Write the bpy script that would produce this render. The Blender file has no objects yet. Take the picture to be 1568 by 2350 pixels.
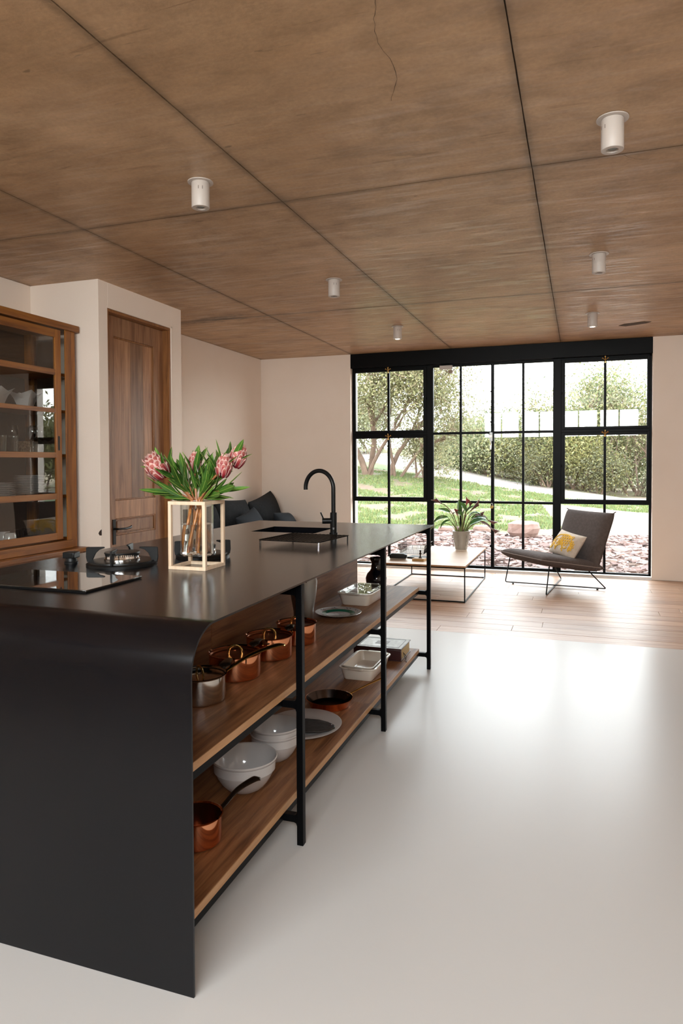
import bpy, math, random
import numpy as np
from mathutils import Vector, Matrix
random.seed(7); RNG = np.random.default_rng(11)
S = bpy.context.scene
COL = S.collection
# ------------------------------------------------------------------ camera
cam = bpy.data.objects.new('camera', bpy.data.cameras.new('camera')); COL.objects.link(cam); S.camera = cam
th, pt, rl = math.radians(19.0868), math.radians(1.3655), math.radians(-.2562)
Fv = Vector((-math.sin(th)*math.cos(pt), math.cos(th)*math.cos(pt), -math.sin(pt)))
Rv = Vector((math.cos(th), math.sin(th), 0)); Uv = Rv.cross(Fv)
R2 = math.cos(rl)*Rv + math.sin(rl)*Uv; U2 = R2.cross(Fv)
cam.matrix_world = Matrix(((R2.x, U2.x, -Fv.x, 0), (R2.y, U2.y, -Fv.y, 0), (R2.z, U2.z, -Fv.z, 1.35), (0, 0, 0, 1)))
cam.data.sensor_fit = 'HORIZONTAL'; cam.data.sensor_width = 36
cam.data.lens = 36*1575.7/1568
cam.data.shift_x = (784-786.67)/1568; cam.data.shift_y = (1098.6-1175)/1568
cam.data.clip_start = .05; cam.data.clip_end = 500
# ------------------------------------------------------------------ sky and lights
SKY = 10.0
w = bpy.data.worlds.new('sky'); S.world = w; w.use_nodes = True
nt = w.node_tree; bg = nt.nodes['Background']
tc = nt.nodes.new('ShaderNodeTexCoord'); sp = nt.nodes.new('ShaderNodeSeparateXYZ'); rp = nt.nodes.new('ShaderNodeValToRGB')
nt.links.new(tc.outputs['Generated'], sp.inputs[0]); nt.links.new(sp.outputs['Z'], rp.inputs[0]); nt.links.new(rp.outputs[0], bg.inputs[0])
rp.color_ramp.elements[0].position = .0; rp.color_ramp.elements[0].color = (1, .985, .96, 1)
rp.color_ramp.elements[1].position = .8; rp.color_ramp.elements[1].color = (.78, .88, 1, 1)
bg.inputs[1].default_value = SKY
sun = bpy.data.objects.new('sun', bpy.data.lights.new('sun', 'SUN')); COL.objects.link(sun)
sun.data.energy = 2.5; sun.data.angle = math.radians(25); sun.data.color = (1, .93, .82)
sun.rotation_euler = (math.radians(50), 0, math.radians(60))
S.view_settings.view_transform = 'Standard'; S.view_settings.look = 'None'; S.view_settings.gamma = 1
S.view_settings.use_curve_mapping = False; S.view_settings.exposure = 0.35
def area(name, loc, rot, sx, sy, power, color, portal=False):
    d = bpy.data.lights.new(name, 'AREA'); d.shape = 'RECTANGLE'; d.size = sx; d.size_y = sy; d.energy = power; d.color = color
    if portal: d.cycles.is_portal = True
    o = bpy.data.objects.new(name, d); COL.objects.link(o); o.location = loc; o.rotation_euler = rot; return o
H90 = math.pi/2
area('portal_far', (-1.02, 8.75, 1.27), (-H90, 0, 0), 3.56, 2.5, 0, (1, 1, 1), True)
area('portal_back', (-.5, -1.55, 2.3), (H90, 0, 0), 3.9, .8, 0, (1, 1, 1), True)

# daylight entering through the kitchen windows behind the camera
area('daylight_back', (-.5, -1.62, 2.32), (H90-math.radians(18), 0, 0), 3.8, .8, 250, (.93, .96, 1))

# ------------------------------------------------------------------ materials
def lin(r, g, b):
    f = lambda c: (c/255/12.92 if c/255 <= .04045 else ((c/255+.055)/1.055)**2.4)
    return (f(r), f(g), f(b), 1)
def N(nt, t, **k):
    n = nt.nodes.new(t)
    for a, b in k.items(): setattr(n, a, b)
    return n
def base(name, col, rough, metal, coat=0, spec=.5):
    m = bpy.data.materials.new(name); m.use_nodes = True; b = m.node_tree.nodes['Principled BSDF']
    b.inputs['Base Color'].default_value = (*col[:3], 1); b.inputs['Roughness'].default_value = rough; b.inputs['Metallic'].default_value = metal
    b.inputs['Coat Weight'].default_value = coat; b.inputs['Specular IOR Level'].default_value = spec
    return m, m.node_tree, b
def noise(nt, scale, vec=(1, 1, 1), det=4, dist=0, coord='Object', rough=.55):
    t = N(nt, 'ShaderNodeTexCoord'); mp = N(nt, 'ShaderNodeMapping'); mp.inputs['Scale'].default_value = vec
    if coord == 'World':
        g = N(nt, 'ShaderNodeNewGeometry'); nt.links.new(g.outputs['Position'], mp.inputs[0])
    else: nt.links.new(t.outputs[coord], mp.inputs[0])
    n = N(nt, 'ShaderNodeTexNoise'); n.inputs['Scale'].default_value = scale; n.inputs['Detail'].default_value = det
    n.inputs['Distortion'].default_value = dist; n.inputs['Roughness'].default_value = rough
    nt.links.new(mp.outputs[0], n.inputs['Vector']); return n
def ramp(nt, src, stops):
    r = N(nt, 'ShaderNodeValToRGB'); e = r.color_ramp.elements
    while len(e) < len(stops): e.new(.5)
    for i, (p, c) in enumerate(stops):
        e[i].position = p; e[i].color = (*c[:3], 1) if hasattr(c, '__len__') else (c, c, c, 1)
    nt.links.new(src, r.inputs[0]); return r
def mixc(nt, fac, a, b, mode='MIX'):
    m = N(nt, 'ShaderNodeMix'); m.data_type = 'RGBA'; m.blend_type = mode
    for i, s in ((0, fac), (6, a), (7, b)):
        if isinstance(s, bpy.types.NodeSocket): nt.links.new(s, m.inputs[i])
        else: m.inputs[i].default_value = s if i == 0 else (*s[:3], 1)
    return m.outputs[2]
def bump(nt, b, src, strength, dist=.01):
    n = N(nt, 'ShaderNodeBump'); n.inputs['Strength'].default_value = strength; n.inputs['Distance'].default_value = dist
    nt.links.new(src, n.inputs['Height']); nt.links.new(n.outputs[0], b.inputs['Normal'])
def simple(name, col, rough=.5, metal=0, col2=None, scale=20, vec=(1, 1, 1), bmp=0, coat=0, bscale=None, coord='Object', spec=.5):
    m, nt, b = base(name, col, rough, metal, coat, spec)
    n = noise(nt, scale, vec, coord=coord)
    if col2:
        r = ramp(nt, n.outputs[0], [(.35, col), (.65, col2)]); nt.links.new(r.outputs[0], b.inputs['Base Color'])
    if bmp:
        n2 = noise(nt, bscale or scale, vec, coord=coord); bump(nt, b, n2.outputs[0], bmp)
    return m
def wood(name, dark, mid, light, grain='x', scale=6, rough=.45, coord='Object', vary=.25, contrast=(.3, .5, .72), stretch=14):
    m, nt, b = base(name, mid, rough, 0)
    v = [stretch, stretch, stretch]; v['xyz'.index(grain)] = 1
    inf = N(nt, 'ShaderNodeObjectInfo')
    t = N(nt, 'ShaderNodeTexCoord'); ad = N(nt, 'ShaderNodeVectorMath', operation='ADD'); mp = N(nt, 'ShaderNodeMapping')
    mul = N(nt, 'ShaderNodeMath', operation='MULTIPLY'); mul.inputs[1].default_value = 37.
    nt.links.new(inf.outputs['Random'], mul.inputs[0])
    if coord == 'World':
        g = N(nt, 'ShaderNodeNewGeometry'); nt.links.new(g.outputs['Position'], ad.inputs[0])
    else: nt.links.new(t.outputs[coord], ad.inputs[0])
    nt.links.new(mul.outputs[0], ad.inputs[1]); nt.links.new(ad.outputs[0], mp.inputs[0]); mp.inputs['Scale'].default_value = v
    n = N(nt, 'ShaderNodeTexNoise'); n.inputs['Scale'].default_value = scale*.45; n.inputs['Detail'].default_value = 7; n.inputs['Roughness'].default_value = .62; n.inputs['Distortion'].default_value = .6
    nt.links.new(mp.outputs[0], n.inputs['Vector'])
    r = ramp(nt, n.outputs[0], [(contrast[0], dark), (contrast[1], mid), (contrast[2], light)])
    hv = N(nt, 'ShaderNodeHueSaturation'); nt.links.new(r.outputs[0], hv.inputs['Color'])
    mr = N(nt, 'ShaderNodeMapRange'); mr.inputs['To Min'].default_value = 1-vary; mr.inputs['To Max'].default_value = 1+vary
    nt.links.new(inf.outputs['Random'], mr.inputs[0]); nt.links.new(mr.outputs[0], hv.inputs['Value'])
    nt.links.new(hv.outputs[0], b.inputs['Base Color']); bump(nt, b, n.outputs[0], .12, .004)
    return m
def attrmat(name, rough=.7, scale=30, amt=.35, coord='Object', transl=0):
    m, nt, b = base(name, (1, 1, 1), rough, 0, spec=.3)
    a = N(nt, 'ShaderNodeAttribute', attribute_name='Col'); n = noise(nt, scale, coord=coord)
    r = ramp(nt, n.outputs[0], [(.3, 1-amt), (.7, 1.)]); c = mixc(nt, 1., a.outputs[0], r.outputs[0], 'MULTIPLY')
    nt.links.new(c, b.inputs['Base Color'])
    if transl:
        out = nt.nodes['Material Output']; tl = N(nt, 'ShaderNodeBsdfTranslucent'); mx = N(nt, 'ShaderNodeMixShader'); mx.inputs[0].default_value = transl
        nt.links.new(c, tl.inputs[0]); nt.links.new(b.outputs[0], mx.inputs[1]); nt.links.new(tl.outputs[0], mx.inputs[2]); nt.links.new(mx.outputs[0], out.inputs[0])
    return m
def thinglass(name, tint=(1, 1, 1), rough=.0, ior=1.5, gain=1.):
    m = bpy.data.materials.new(name); m.use_nodes = True; nt = m.node_tree; nt.nodes.remove(nt.nodes['Principled BSDF'])
    tr = N(nt, 'ShaderNodeBsdfTransparent'); tr.inputs[0].default_value = (*tint, 1); gl = N(nt, 'ShaderNodeBsdfGlossy'); gl.inputs['Roughness'].default_value = rough
    fr = N(nt, 'ShaderNodeFresnel'); ge = N(nt, 'ShaderNodeNewGeometry'); io = N(nt, 'ShaderNodeMath', operation='MULTIPLY_ADD'); io.inputs[1].default_value = 1/ior-ior; io.inputs[2].default_value = ior; nt.links.new(ge.outputs['Backfacing'], io.inputs[0]); nt.links.new(io.outputs[0], fr.inputs[0]); mx = N(nt, 'ShaderNodeMixShader')
    ml = N(nt, 'ShaderNodeMath', operation='MULTIPLY'); ml.inputs[1].default_value = gain; nt.links.new(fr.outputs[0], ml.inputs[0])
    nt.links.new(ml.outputs[0], mx.inputs[0]); nt.links.new(tr.outputs[0], mx.inputs[1]); nt.links.new(gl.outputs[0], mx.inputs[2]); nt.links.new(mx.outputs[0], nt.nodes['Material Output'].inputs[0])
    return m
def emit(name, col, s):
    m, nt, b = base(name, col, .5, 0); b.inputs['Emission Color'].default_value = (*col, 1); b.inputs['Emission Strength'].default_value = s; return m

# ceiling concrete: world-space clouds, board streaks, pits
def concrete():
    m, nt, b = base('board_marked_concrete', (.4, .27, .17), .55, 0)
    g = N(nt, 'ShaderNodeNewGeometry'); inf = N(nt, 'ShaderNodeObjectInfo')
    big = noise(nt, .8, coord='World', det=9, rough=.62, dist=.4); mid_ = noise(nt, 4.5, (.7, 1.3, 1), coord='World', det=8, rough=.65, dist=.3)
    st = noise(nt, 3.0, (.8, 9, 1), coord='World', det=4, dist=.9, rough=.55)
    r = ramp(nt, big.outputs[0], [(.30, (.34, .20, .105)), (.5, (.46, .285, .158)), (.68, (.57, .375, .225))])
    r1 = ramp(nt, mid_.outputs[0], [(.25, (.66, .63, .60)), (.5, (.98, .98, .98)), (.72, (1.16, 1.15, 1.13))])
    c = mixc(nt, 1., r.outputs[0], r1.outputs[0], 'MULTIPLY')
    r2 = ramp(nt, st.outputs[0], [(.30, (.66, .62, .58)), (.36, (1, 1, 1)), (.64, (1, 1, 1)), (.70, (1.12, 1.10, 1.07))])
    fade = noise(nt, .7, coord='World', det=3); fm = ramp(nt, fade.outputs[0], [(.42, .05), (.60, .85)])
    c = mixc(nt, fm.outputs[0], c, mixc(nt, 1., c, r2.outputs[0], 'MULTIPLY'))
    pit = noise(nt, 7, (.8, 1.6, 1), coord='World', det=2, rough=.7); pr = ramp(nt, pit.outputs[0], [(.215, .40), (.25, 1.)])
    c = mixc(nt, .75, c, pr.outputs[0], 'MULTIPLY'); fine = noise(nt, 55, coord='World', det=5); fr = ramp(nt, fine.outputs[0], [(.3, .90), (.7, 1.07)])
    c = mixc(nt, 1., c, fr.outputs[0], 'MULTIPLY')
    ds = noise(nt, 5.5, (1., 7., 1), coord='World', det=3, rough=.6, dist=.3); dr = ramp(nt, ds.outputs[0], [(.27, .52), (.31, 1.)])
    c = mixc(nt, .7, c, dr.outputs[0], 'MULTIPLY')
    lt = noise(nt, 6, (.7, 3., 1), coord='World', det=4, rough=.6, dist=.5); lr = ramp(nt, lt.outputs[0], [(.66, 1.), (.72, 1.18)])
    c = mixc(nt, 1., c, lr.outputs[0], 'MULTIPLY')
    # grime bled along the formwork joints
    sx = N(nt, 'ShaderNodeSeparateXYZ'); wob = noise(nt, 2.2, coord='World', det=6); 
    wv = N(nt, 'ShaderNodeVectorMath', operation='MULTIPLY_ADD'); nt.links.new(wob.outputs['Color'], wv.inputs[0]); wv.inputs[1].default_value = (.05, .05, 0); nt.links.new(g.outputs['Position'], wv.inputs[2]); nt.links.new(wv.outputs[0], sx.inputs[0])
    prev = None
    for ax, off, per in (('X', .2214-.025, 1.291), ('Y', -3.403-.025, 2.567)):
        a_ = N(nt, 'ShaderNodeMath', operation='ADD'); nt.links.new(sx.outputs[ax], a_.inputs[0]); a_.inputs[1].default_value = off
        p = N(nt, 'ShaderNodeMath', operation='PINGPONG'); nt.links.new(a_.outputs[0], p.inputs[0]); p.inputs[1].default_value = per/2
        q = ramp(nt, p.outputs[0], [(0, .45), (.014, .62), (.030, .90), (.06, 1.)])
        c = mixc(nt, .8, c, q.outputs[0], 'MULTIPLY')
    # one darker smudge on a joint left of the island
    dv = N(nt, 'ShaderNodeVectorMath', operation='MULTIPLY_ADD'); nt.links.new(g.outputs['Position'], dv.inputs[0]); dv.inputs[1].default_value = (1.4, 4.6, 0); dv.inputs[2].default_value = (3.35*1.4, -5.93*4.6, 0)
    ln = N(nt, 'ShaderNodeVectorMath', operation='LENGTH'); nt.links.new(dv.outputs[0], ln.inputs[0]); nz = noise(nt, 9, (.6, 2, 1), coord='World', det=6, rough=.7)
    su = N(nt, 'ShaderNodeMath', operation='SUBTRACT'); nt.links.new(nz.outputs[0], su.inputs[0]); ml = N(nt, 'ShaderNodeMath', operation='MULTIPLY'); nt.links.new(ln.outputs['Value'], ml.inputs[0]); ml.inputs[1].default_value = .35; nt.links.new(ml.outputs[0], su.inputs[1])
    sr = ramp(nt, su.outputs[0], [(.30, 1.), (.42, .42)]); c = mixc(nt, 1., c, sr.outputs[0], 'MULTIPLY')
    nt.links.new(c, b.inputs['Base Color'])
    rr = ramp(nt, st.outputs[0], [(.50, .50), (.62, .28)]); nt.links.new(rr.outputs[0], b.inputs['Roughness'])
    ad = N(nt, 'ShaderNodeMath', operation='ADD'); nt.links.new(mid_.outputs[0], ad.inputs[0]); nt.links.new(fine.outputs[0], ad.inputs[1])
    bump(nt, b, ad.outputs[0], .07, .01); return m
def resin():
    m, nt, b = base('white_resin_floor', (.52, .50, .48), .3, 0, spec=.22)
    big = noise(nt, .5, coord='World', det=2); r = ramp(nt, big.outputs[0], [(.2, (.575, .56, .545)), (.8, (.605, .59, .575))])
    sp_ = noise(nt, 14, coord='World', det=1, rough=.4); s = ramp(nt, sp_.outputs[0], [(.12, .5), (.13, 1.)])
    nt.links.new(mixc(nt, 1., r.outputs[0], s.outputs[0], 'MULTIPLY'), b.inputs['Base Color']); b.inputs['Roughness'].default_value = .30
    return m
MT = {}
MT['concrete'] = concrete(); MT['resin'] = resin()
MT['joint'] = simple('dark_joint', (.085, .055, .034), .9)
MT['plaster'] = simple('warm_white_plaster', (.85, .725, .62), .75, col2=(.87, .75, .65), scale=2, bmp=.06, bscale=60, coord='World')
MT['white_paint'] = simple('white_sill_paint', (.85, .85, .84), .4)
MT['black_steel'] = simple('black_window_steel', (.0025, .0025, .0025), .40, spec=.1)
MT['leg_steel'] = simple('black_leg_steel', (.003, .003, .0035), .36, spec=.08)
MT['worktop'] = simple('blackened_steel_sheet', (.0022, .0026, .0040), .20, col2=(.003, .0033, .0048), scale=3, bmp=.02, bscale=300, spec=.38)
MT['pane'] = thinglass('window_glass', (.97, .985, .975), gain=1.)
MT['cab_glass'] = thinglass('cabinet_glass', (.93, .94, .93), gain=1.4)
MT['clear_glass'] = thinglass('drinking_glass', (.97, .98, .97), rough=.01, gain=1.5)
MT['planks'] = wood('brushed_oak_floor', (.30, .165, .10), (.44, .265, .17), (.53, .35, .24), 'x', 5, .42, 'World', .12)
MT['door_wood'] = wood('oak_door', (.16, .065, .025), (.29, .135, .062), (.40, .21, .105), 'z', 5, .5, 'World', .3)
MT['door_frame'] = wood('oak_frame', (.13, .045, .010), (.24, .092, .025), (.33, .14, .042), 'z', 5, .45, 'World', .1)
MT['pine'] = wood('honey_pine_upright', (.12, .035, .005), (.27, .092, .013), (.36, .135, .022), 'z', 4, .4, 'World', .12)
MT['pine_y'] = wood('honey_pine_rail', (.12, .035, .005), (.25, .086, .013), (.34, .13, .021), 'y', 4, .4, 'World', .12)
MT['pine_dark'] = simple('cabinet_back_wood', (.035, .018, .010), .6)
MT['shelf_wood'] = wood('oak_shelf', (.10, .034, .010), (.215, .086, .031), (.33, .155, .063), 'y', 7, .5, 'World', .08)
MT['shelf_edge'] = wood('oak_edge', (.36, .18, .075), (.46, .25, .115), (.54, .31, .155), 'y', 7, .5, 'World', .05)
MT['core_wood'] = wood('oak_core', (.10, .035, .011), (.225, .092, .035), (.33, .155, .066), 'y', 5, .5, 'World', .1)
MT['lamp_white'] = simple('lamp_white', (.56, .49, .44), .45)
MT['copper'] = simple('polished_copper', (.90, .38, .19), .07, 1.0)
MT['copper_dark'] = simple('tinned_copper_inside', (.30, .12, .06), .3, 1.0)
MT['brass'] = simple('brass', (.78, .50, .17), .22, 1.0)
MT['iron'] = simple('dark_cast_handle', (.03, .018, .012), .25, .6)
MT['steel'] = simple('brushed_steel', (.68, .64, .59), .13, 1.0, col2=(.60, .56, .52), scale=8, vec=(1, 1, 40))
MT['dull_steel'] = simple('dull_steel', (.25, .25, .24), .35, 1.0)
MT['chrome'] = simple('chrome', (.8, .8, .8), .08, 1.0)
MT['ceramic'] = simple('white_glazed_ceramic', (.52, .49, .475), .12, coat=.5)
MT['cream'] = simple('cream_stoneware', (.78, .70, .60), .28, coat=.3)
MT['black_plastic'] = simple('matt_black_metal', (.007, .007, .007), .36, spec=.25)
MT['black_gloss'] = simple('black_glazed', (.004, .004, .008), .08, coat=.6)
MT['hob_glass'] = simple('black_hob_glass', (.004, .004, .004), .02, coat=.8, spec=.9)
MT['light_wood'] = wood('pale_pine', (.60, .42, .27), (.72, .54, .38), (.80, .63, .47), 'z', 6, .5, 'Object', .05)
MT['chair_fabric'] = simple('taupe_canvas', (.085, .066, .060), .95, col2=(.105, .083, .075), scale=40, bmp=.25, bscale=500, spec=.2)
MT['piping'] = simple('pale_seam', (.30, .25, .22), .8)
MT['sofa_fabric'] = simple('charcoal_linen', (.016, .017, .018), .95, col2=(.022, .023, .025), scale=30, bmp=.2, bscale=400, spec=.2)
MT['sofa_blue'] = simple('slate_cushion_linen', (.024, .028, .033), .95, bmp=.2, scale=300, spec=.2)
MT['linen'] = simple('natural_linen', (.60, .50, .41), .9, col2=(.52, .43, .35), scale=25, bmp=.2, bscale=500)
MT['yellow'] = simple('yellow_embroidery', (.80, .47, .04), .8, bmp=.3, scale=300)
MT['pot'] = simple('grey_glazed_pot', (.25, .22, .18), .16, col2=(.36, .33, .28), scale=9, vec=(1, 1, .3), coat=.5, bmp=.3)
MT['soil'] = simple('soil', (.05, .03, .02), .95)
MT['plant_green'] = simple('calla_leaf', (.035, .10, .022), .35, col2=(.07, .19, .03), scale=9, coat=.2)
MT['plant_stem'] = simple('calla_stem', (.13, .20, .04), .45, col2=(.24, .25, .07), scale=14)
MT['plant_bronze'] = simple('withered_calla', (.075, .028, .018), .5, col2=(.16, .05, .04), scale=14)
MT['plant_pink'] = simple('pink_calla', (.42, .08, .10), .45, col2=(.30, .05, .05), scale=20)
MT['protea_leaf'] = simple('protea_leaf', (.030, .085, .014), .36, col2=(.075, .18, .022), scale=12, coat=.15)
MT['protea_rib'] = simple('protea_leaf_rib', (.30, .42, .08), .5)
MT['protea_stem'] = simple('protea_stem', (.28, .09, .035), .5, col2=(.40, .17, .06), scale=25)
MT['wet_stem'] = simple('wet_protea_stem', (.62, .22, .02), .35, col2=(.30, .07, .01), scale=45)
MT['bract'] = attrmat('protea_bract', .5, 60, .25)
MT['bract_dark'] = simple('protea_heart', (.10, .008, .02), .9)
MT['paper_white'] = simple('printed_paper', (.7, .66, .6), .8, col2=(.6, .55, .5), scale=30)
MT['gold_page'] = simple('gilt_page_edges', (.62, .42, .13), .45, .3, vec=(1, 1, 30), col2=(.45, .29, .08), scale=20)
MT['leather'] = simple('dark_red_leather', (.040, .010, .010), .35)
MT['book_cover'] = simple('silver_patterned_cover', (.30, .28, .30), .3, col2=(.18, .165, .18), scale=45, coat=.3)
MT['bark'] = simple('pale_bark', (.17, .11, .08), .9, col2=(.11, .07, .05), scale=4, bmp=.4)
MT['leaf'] = attrmat('tree_leaves', .7, 1.2, .15, 'World', transl=.35)
MT['grass'] = attrmat('grass_blades', .8, 2, .2, 'World', transl=.25)
MT['ground'] = attrmat('garden_ground', .95, 7, .28, 'World')
MT['slate'] = attrmat('pink_slate', .8, 9, .2, 'World')
MT['boulder'] = simple('pink_sandstone', (.12, .065, .05), .85, col2=(.18, .11, .088), scale=5, bmp=.6, bscale=9)
MT['rack'] = simple('black_wire', (.008, .008, .008), .3, .5)
MT['wicker'] = simple('woven_wicker', (.45, .30, .17), .8, col2=(.20, .11, .05), scale=70)
MT['water'] = None
m_, nt_, b_ = base('vase_water', (1, 1, 1), 0, 0); b_.inputs['Transmission Weight'].default_value = 1; b_.inputs['IOR'].default_value = 1.33; MT['water'] = m_
MT['bulb'] = emit('lit_lamp_glass', (1, .93, .80), 40)
MT['lamp_off'] = simple('unlit_lamp_reflector', (.35, .36, .34), .2, .5)
MT['green_glaze'] = simple('green_glaze', (.02, .16, .10), .2, coat=.5)
MT['print_dark'] = simple('printed_motif', (.05, .03, .035), .4)
MT['fish'] = simple('dark_fish_glaze', (.008, .005, .004), .6, col2=(.022, .015, .012), scale=22, bmp=.3)
MT['emblem'] = simple('white_emblem', (.7, .7, .7), .4)

# ------------------------------------------------------------------ mesh builder
class MB:
    def __init__(s): s.v = []; s.f = []; s.c = []
    def add(s, v, f, c=None):
        n = len(s.v); s.v += [tuple(p) for p in v]; s.f += [tuple(i+n for i in q) for q in f]
        if c is not None: s.c += [c]*len(f)
        return s
    def box(s, x0, x1, y0, y1, z0, z1, c=None):
        return s.add([(x0, y0, z0), (x1, y0, z0), (x1, y1, z0), (x0, y1, z0), (x0, y0, z1), (x1, y0, z1), (x1, y1, z1), (x0, y1, z1)],
                     [(0, 3, 2, 1), (4, 5, 6, 7), (0, 1, 5, 4), (1, 2, 6, 5), (2, 3, 7, 6), (3, 0, 4, 7)], c)
    def tube(s, pts, r, n=10, cap=True, c=None, sy=1.):
        P = [Vector(p) for p in pts]; rr = r if hasattr(r, '__len__') else [r]*len(P)
        t0 = (P[1]-P[0]).normalized(); up = Vector((0, 0, 1)) if abs(t0.z) < .9 else Vector((1, 0, 0))
        a = t0.cross(up).normalized(); V = []
        for i, p in enumerate(P):
            t = (P[min(i+1, len(P)-1)]-P[max(i-1, 0)]).normalized(); a = (a-t*a.dot(t)).normalized(); b = t.cross(a)
            for k in range(n):
                q = 2*math.pi*k/n; V.append(p+(a*math.cos(q)+b*math.sin(q)*sy)*rr[i])
        F = [(i*n+k, i*n+(k+1) % n, (i+1)*n+(k+1) % n, (i+1)*n+k) for i in range(len(P)-1) for k in range(n)]
        if cap: F += [tuple(range(n))[::-1], tuple((len(P)-1)*n+k for k in range(n))]
        return s.add(V, F, c)
    def cyl(s, p, r, h, n=24, r2=None, c=None):
        return s.lathe([(0, 0), (r, 0), (r if r2 is None else r2, h), (0, h)], p, n, c)
    def lathe(s, prof, o=(0, 0, 0), n=32, c=None, sx=1, sy=1, ang=0):
        V = []; idx = []
        for r, z in prof:
            if r < 1e-6: idx.append([len(V)]); V.append((o[0], o[1], o[2]+z))
            else:
                idx.append(list(range(len(V), len(V)+n)))
                for k in range(n):
                    q = 2*math.pi*k/n; x, y = r*math.cos(q)*sx, r*math.sin(q)*sy
                    V.append((o[0]+x*math.cos(ang)-y*math.sin(ang), o[1]+x*math.sin(ang)+y*math.cos(ang), o[2]+z))
        F = []
        for a, b in zip(idx, idx[1:]):
            for k in range(n):
                k2 = (k+1) % n
                if len(a) == 1 and len(b) == 1: continue
                if len(a) == 1: F.append((a[0], b[k2], b[k]))
                elif len(b) == 1: F.append((a[k], a[k2], b[0]))
                else: F.append((a[k], a[k2], b[k2], b[k]))
        return s.add(V, F, c)
    def grid(s, fn, nu, nv, c=None, closed=False):
        V = [fn(i/nu, j/nv) for i in range(nu+1) for j in range(nv+1)]
        return s.add(V, [(i*(nv+1)+j, (i+1)*(nv+1)+j, (i+1)*(nv+1)+j+1, i*(nv+1)+j+1) for i in range(nu) for j in range(nv)], c)
    def prism(s, pts, a0, a1, ax='z', c=None):
        n = len(pts); o = {'z': lambda p, a: (p[0], p[1], a), 'y': lambda p, a: (p[0], a, p[1]), 'x': lambda p, a: (a, p[0], p[1])}[ax]
        return s.add([o(p, a0) for p in pts]+[o(p, a1) for p in pts],
                     [tuple(range(n))[::-1], tuple(range(n, 2*n))]+[(i, (i+1) % n, n+(i+1) % n, n+i) for i in range(n)], c)
    def loft(s, rings, cap0=True, cap1=True, c=None):
        n = len(rings[0]); V = [p for r in rings for p in r]
        F = [(i*n+k, i*n+(k+1) % n, (i+1)*n+(k+1) % n, (i+1)*n+k) for i in range(len(rings)-1) for k in range(n)]
        if cap0: F.append(tuple(range(n))[::-1])
        if cap1: F.append(tuple((len(rings)-1)*n+k for k in range(n)))
        return s.add(V, F, c)
    def xf(s, M): s.v = [tuple(M @ Vector(p)) for p in s.v]; return s
def build(name, mb, mat, parent=None, world=False, smooth=35, bev=0, kind=None, label=None, seg=2):
    me = bpy.data.meshes.new(name)
    v = mb.v
    if world and parent is not None:
        L = parent.location; p = parent.parent
        while p is not None: L = L+p.location; p = p.parent
        v = [(a-L.x, b-L.y, c-L.z) for a, b, c in v]
    me.from_pydata(v, [], mb.f)
    if mb.c:
        ca = me.color_attributes.new('Col', 'FLOAT_COLOR', 'CORNER'); arr = []
        for q, c in zip(mb.f, mb.c): arr += [c[0], c[1], c[2], 1.]*len(q)
        ca.data.foreach_set('color', arr)
    me.materials.append(MT[mat] if isinstance(mat, str) else mat)
    if smooth:
        me.polygons.foreach_set('use_smooth', [True]*len(me.polygons)); me.set_sharp_from_angle(angle=math.radians(smooth))
    me.validate(); me.update()
    o = bpy.data.objects.new(name, me); COL.objects.link(o)
    if parent is not None: o.parent = parent
    if bev:
        b = o.modifiers.new('bevel', 'BEVEL'); b.width = bev; b.segments = seg; b.limit_method = 'ANGLE'; b.angle_limit = math.radians(40)
    if kind: o['kind'] = kind
    if label: o['label'] = label
    return o
def thing(name, label, cat, loc=(0, 0, 0), rz=0, group=None):
    o = bpy.data.objects.new(name, None); COL.objects.link(o); o.location = loc; o.rotation_euler = (0, 0, rz); o.empty_display_size = .1
    o['label'] = label; o['category'] = cat
    if group: o['group'] = group
    return o
def sthing(name, loc=(0, 0, 0)):
    o = bpy.data.objects.new(name, None); COL.objects.link(o); o.location = loc; o['kind'] = 'structure'; return o
def tag(o, label, cat, group=None):
    o['label'] = label; o['category'] = cat
    if group: o['group'] = group
    return o
def dup(root, loc, label, group=None, rz=None):
    r = root.copy(); COL.objects.link(r); r.location = loc; r['label'] = label
    if rz is not None: r.rotation_euler = (0, 0, rz)
    if group: r['group'] = group
    for ch in list(root.children):
        c = ch.copy(); COL.objects.link(c); c.parent = r
        for g in ch.children: d = g.copy(); COL.objects.link(d); d.parent = c
    return r
def arc(c, r, a0, a1, n, plane='xz'):
    out = []
    for i in range(n+1):
        a = a0+(a1-a0)*i/n; p, q = r*math.cos(a), r*math.sin(a)
        out.append((c[0]+p, c[1], c[2]+q) if plane == 'xz' else (c[0], c[1]+p, c[2]+q) if plane == 'yz' else (c[0]+p, c[1]+q, c[2]))
    return out
def smoothpath(pts, n=6):
    P = [Vector(p) for p in pts]; out = []
    for i in range(len(P)-1):
        p0, p1, p2, p3 = P[max(i-1, 0)], P[i], P[i+1], P[min(i+2, len(P)-1)]
        for k in range(n):
            t = k/n; out.append(.5*((2*p1)+(-p0+p2)*t+(2*p0-5*p1+4*p2-p3)*t*t+(-p0+3*p1-3*p2+p3)*t**3))
    out.append(P[-1]); return out
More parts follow.
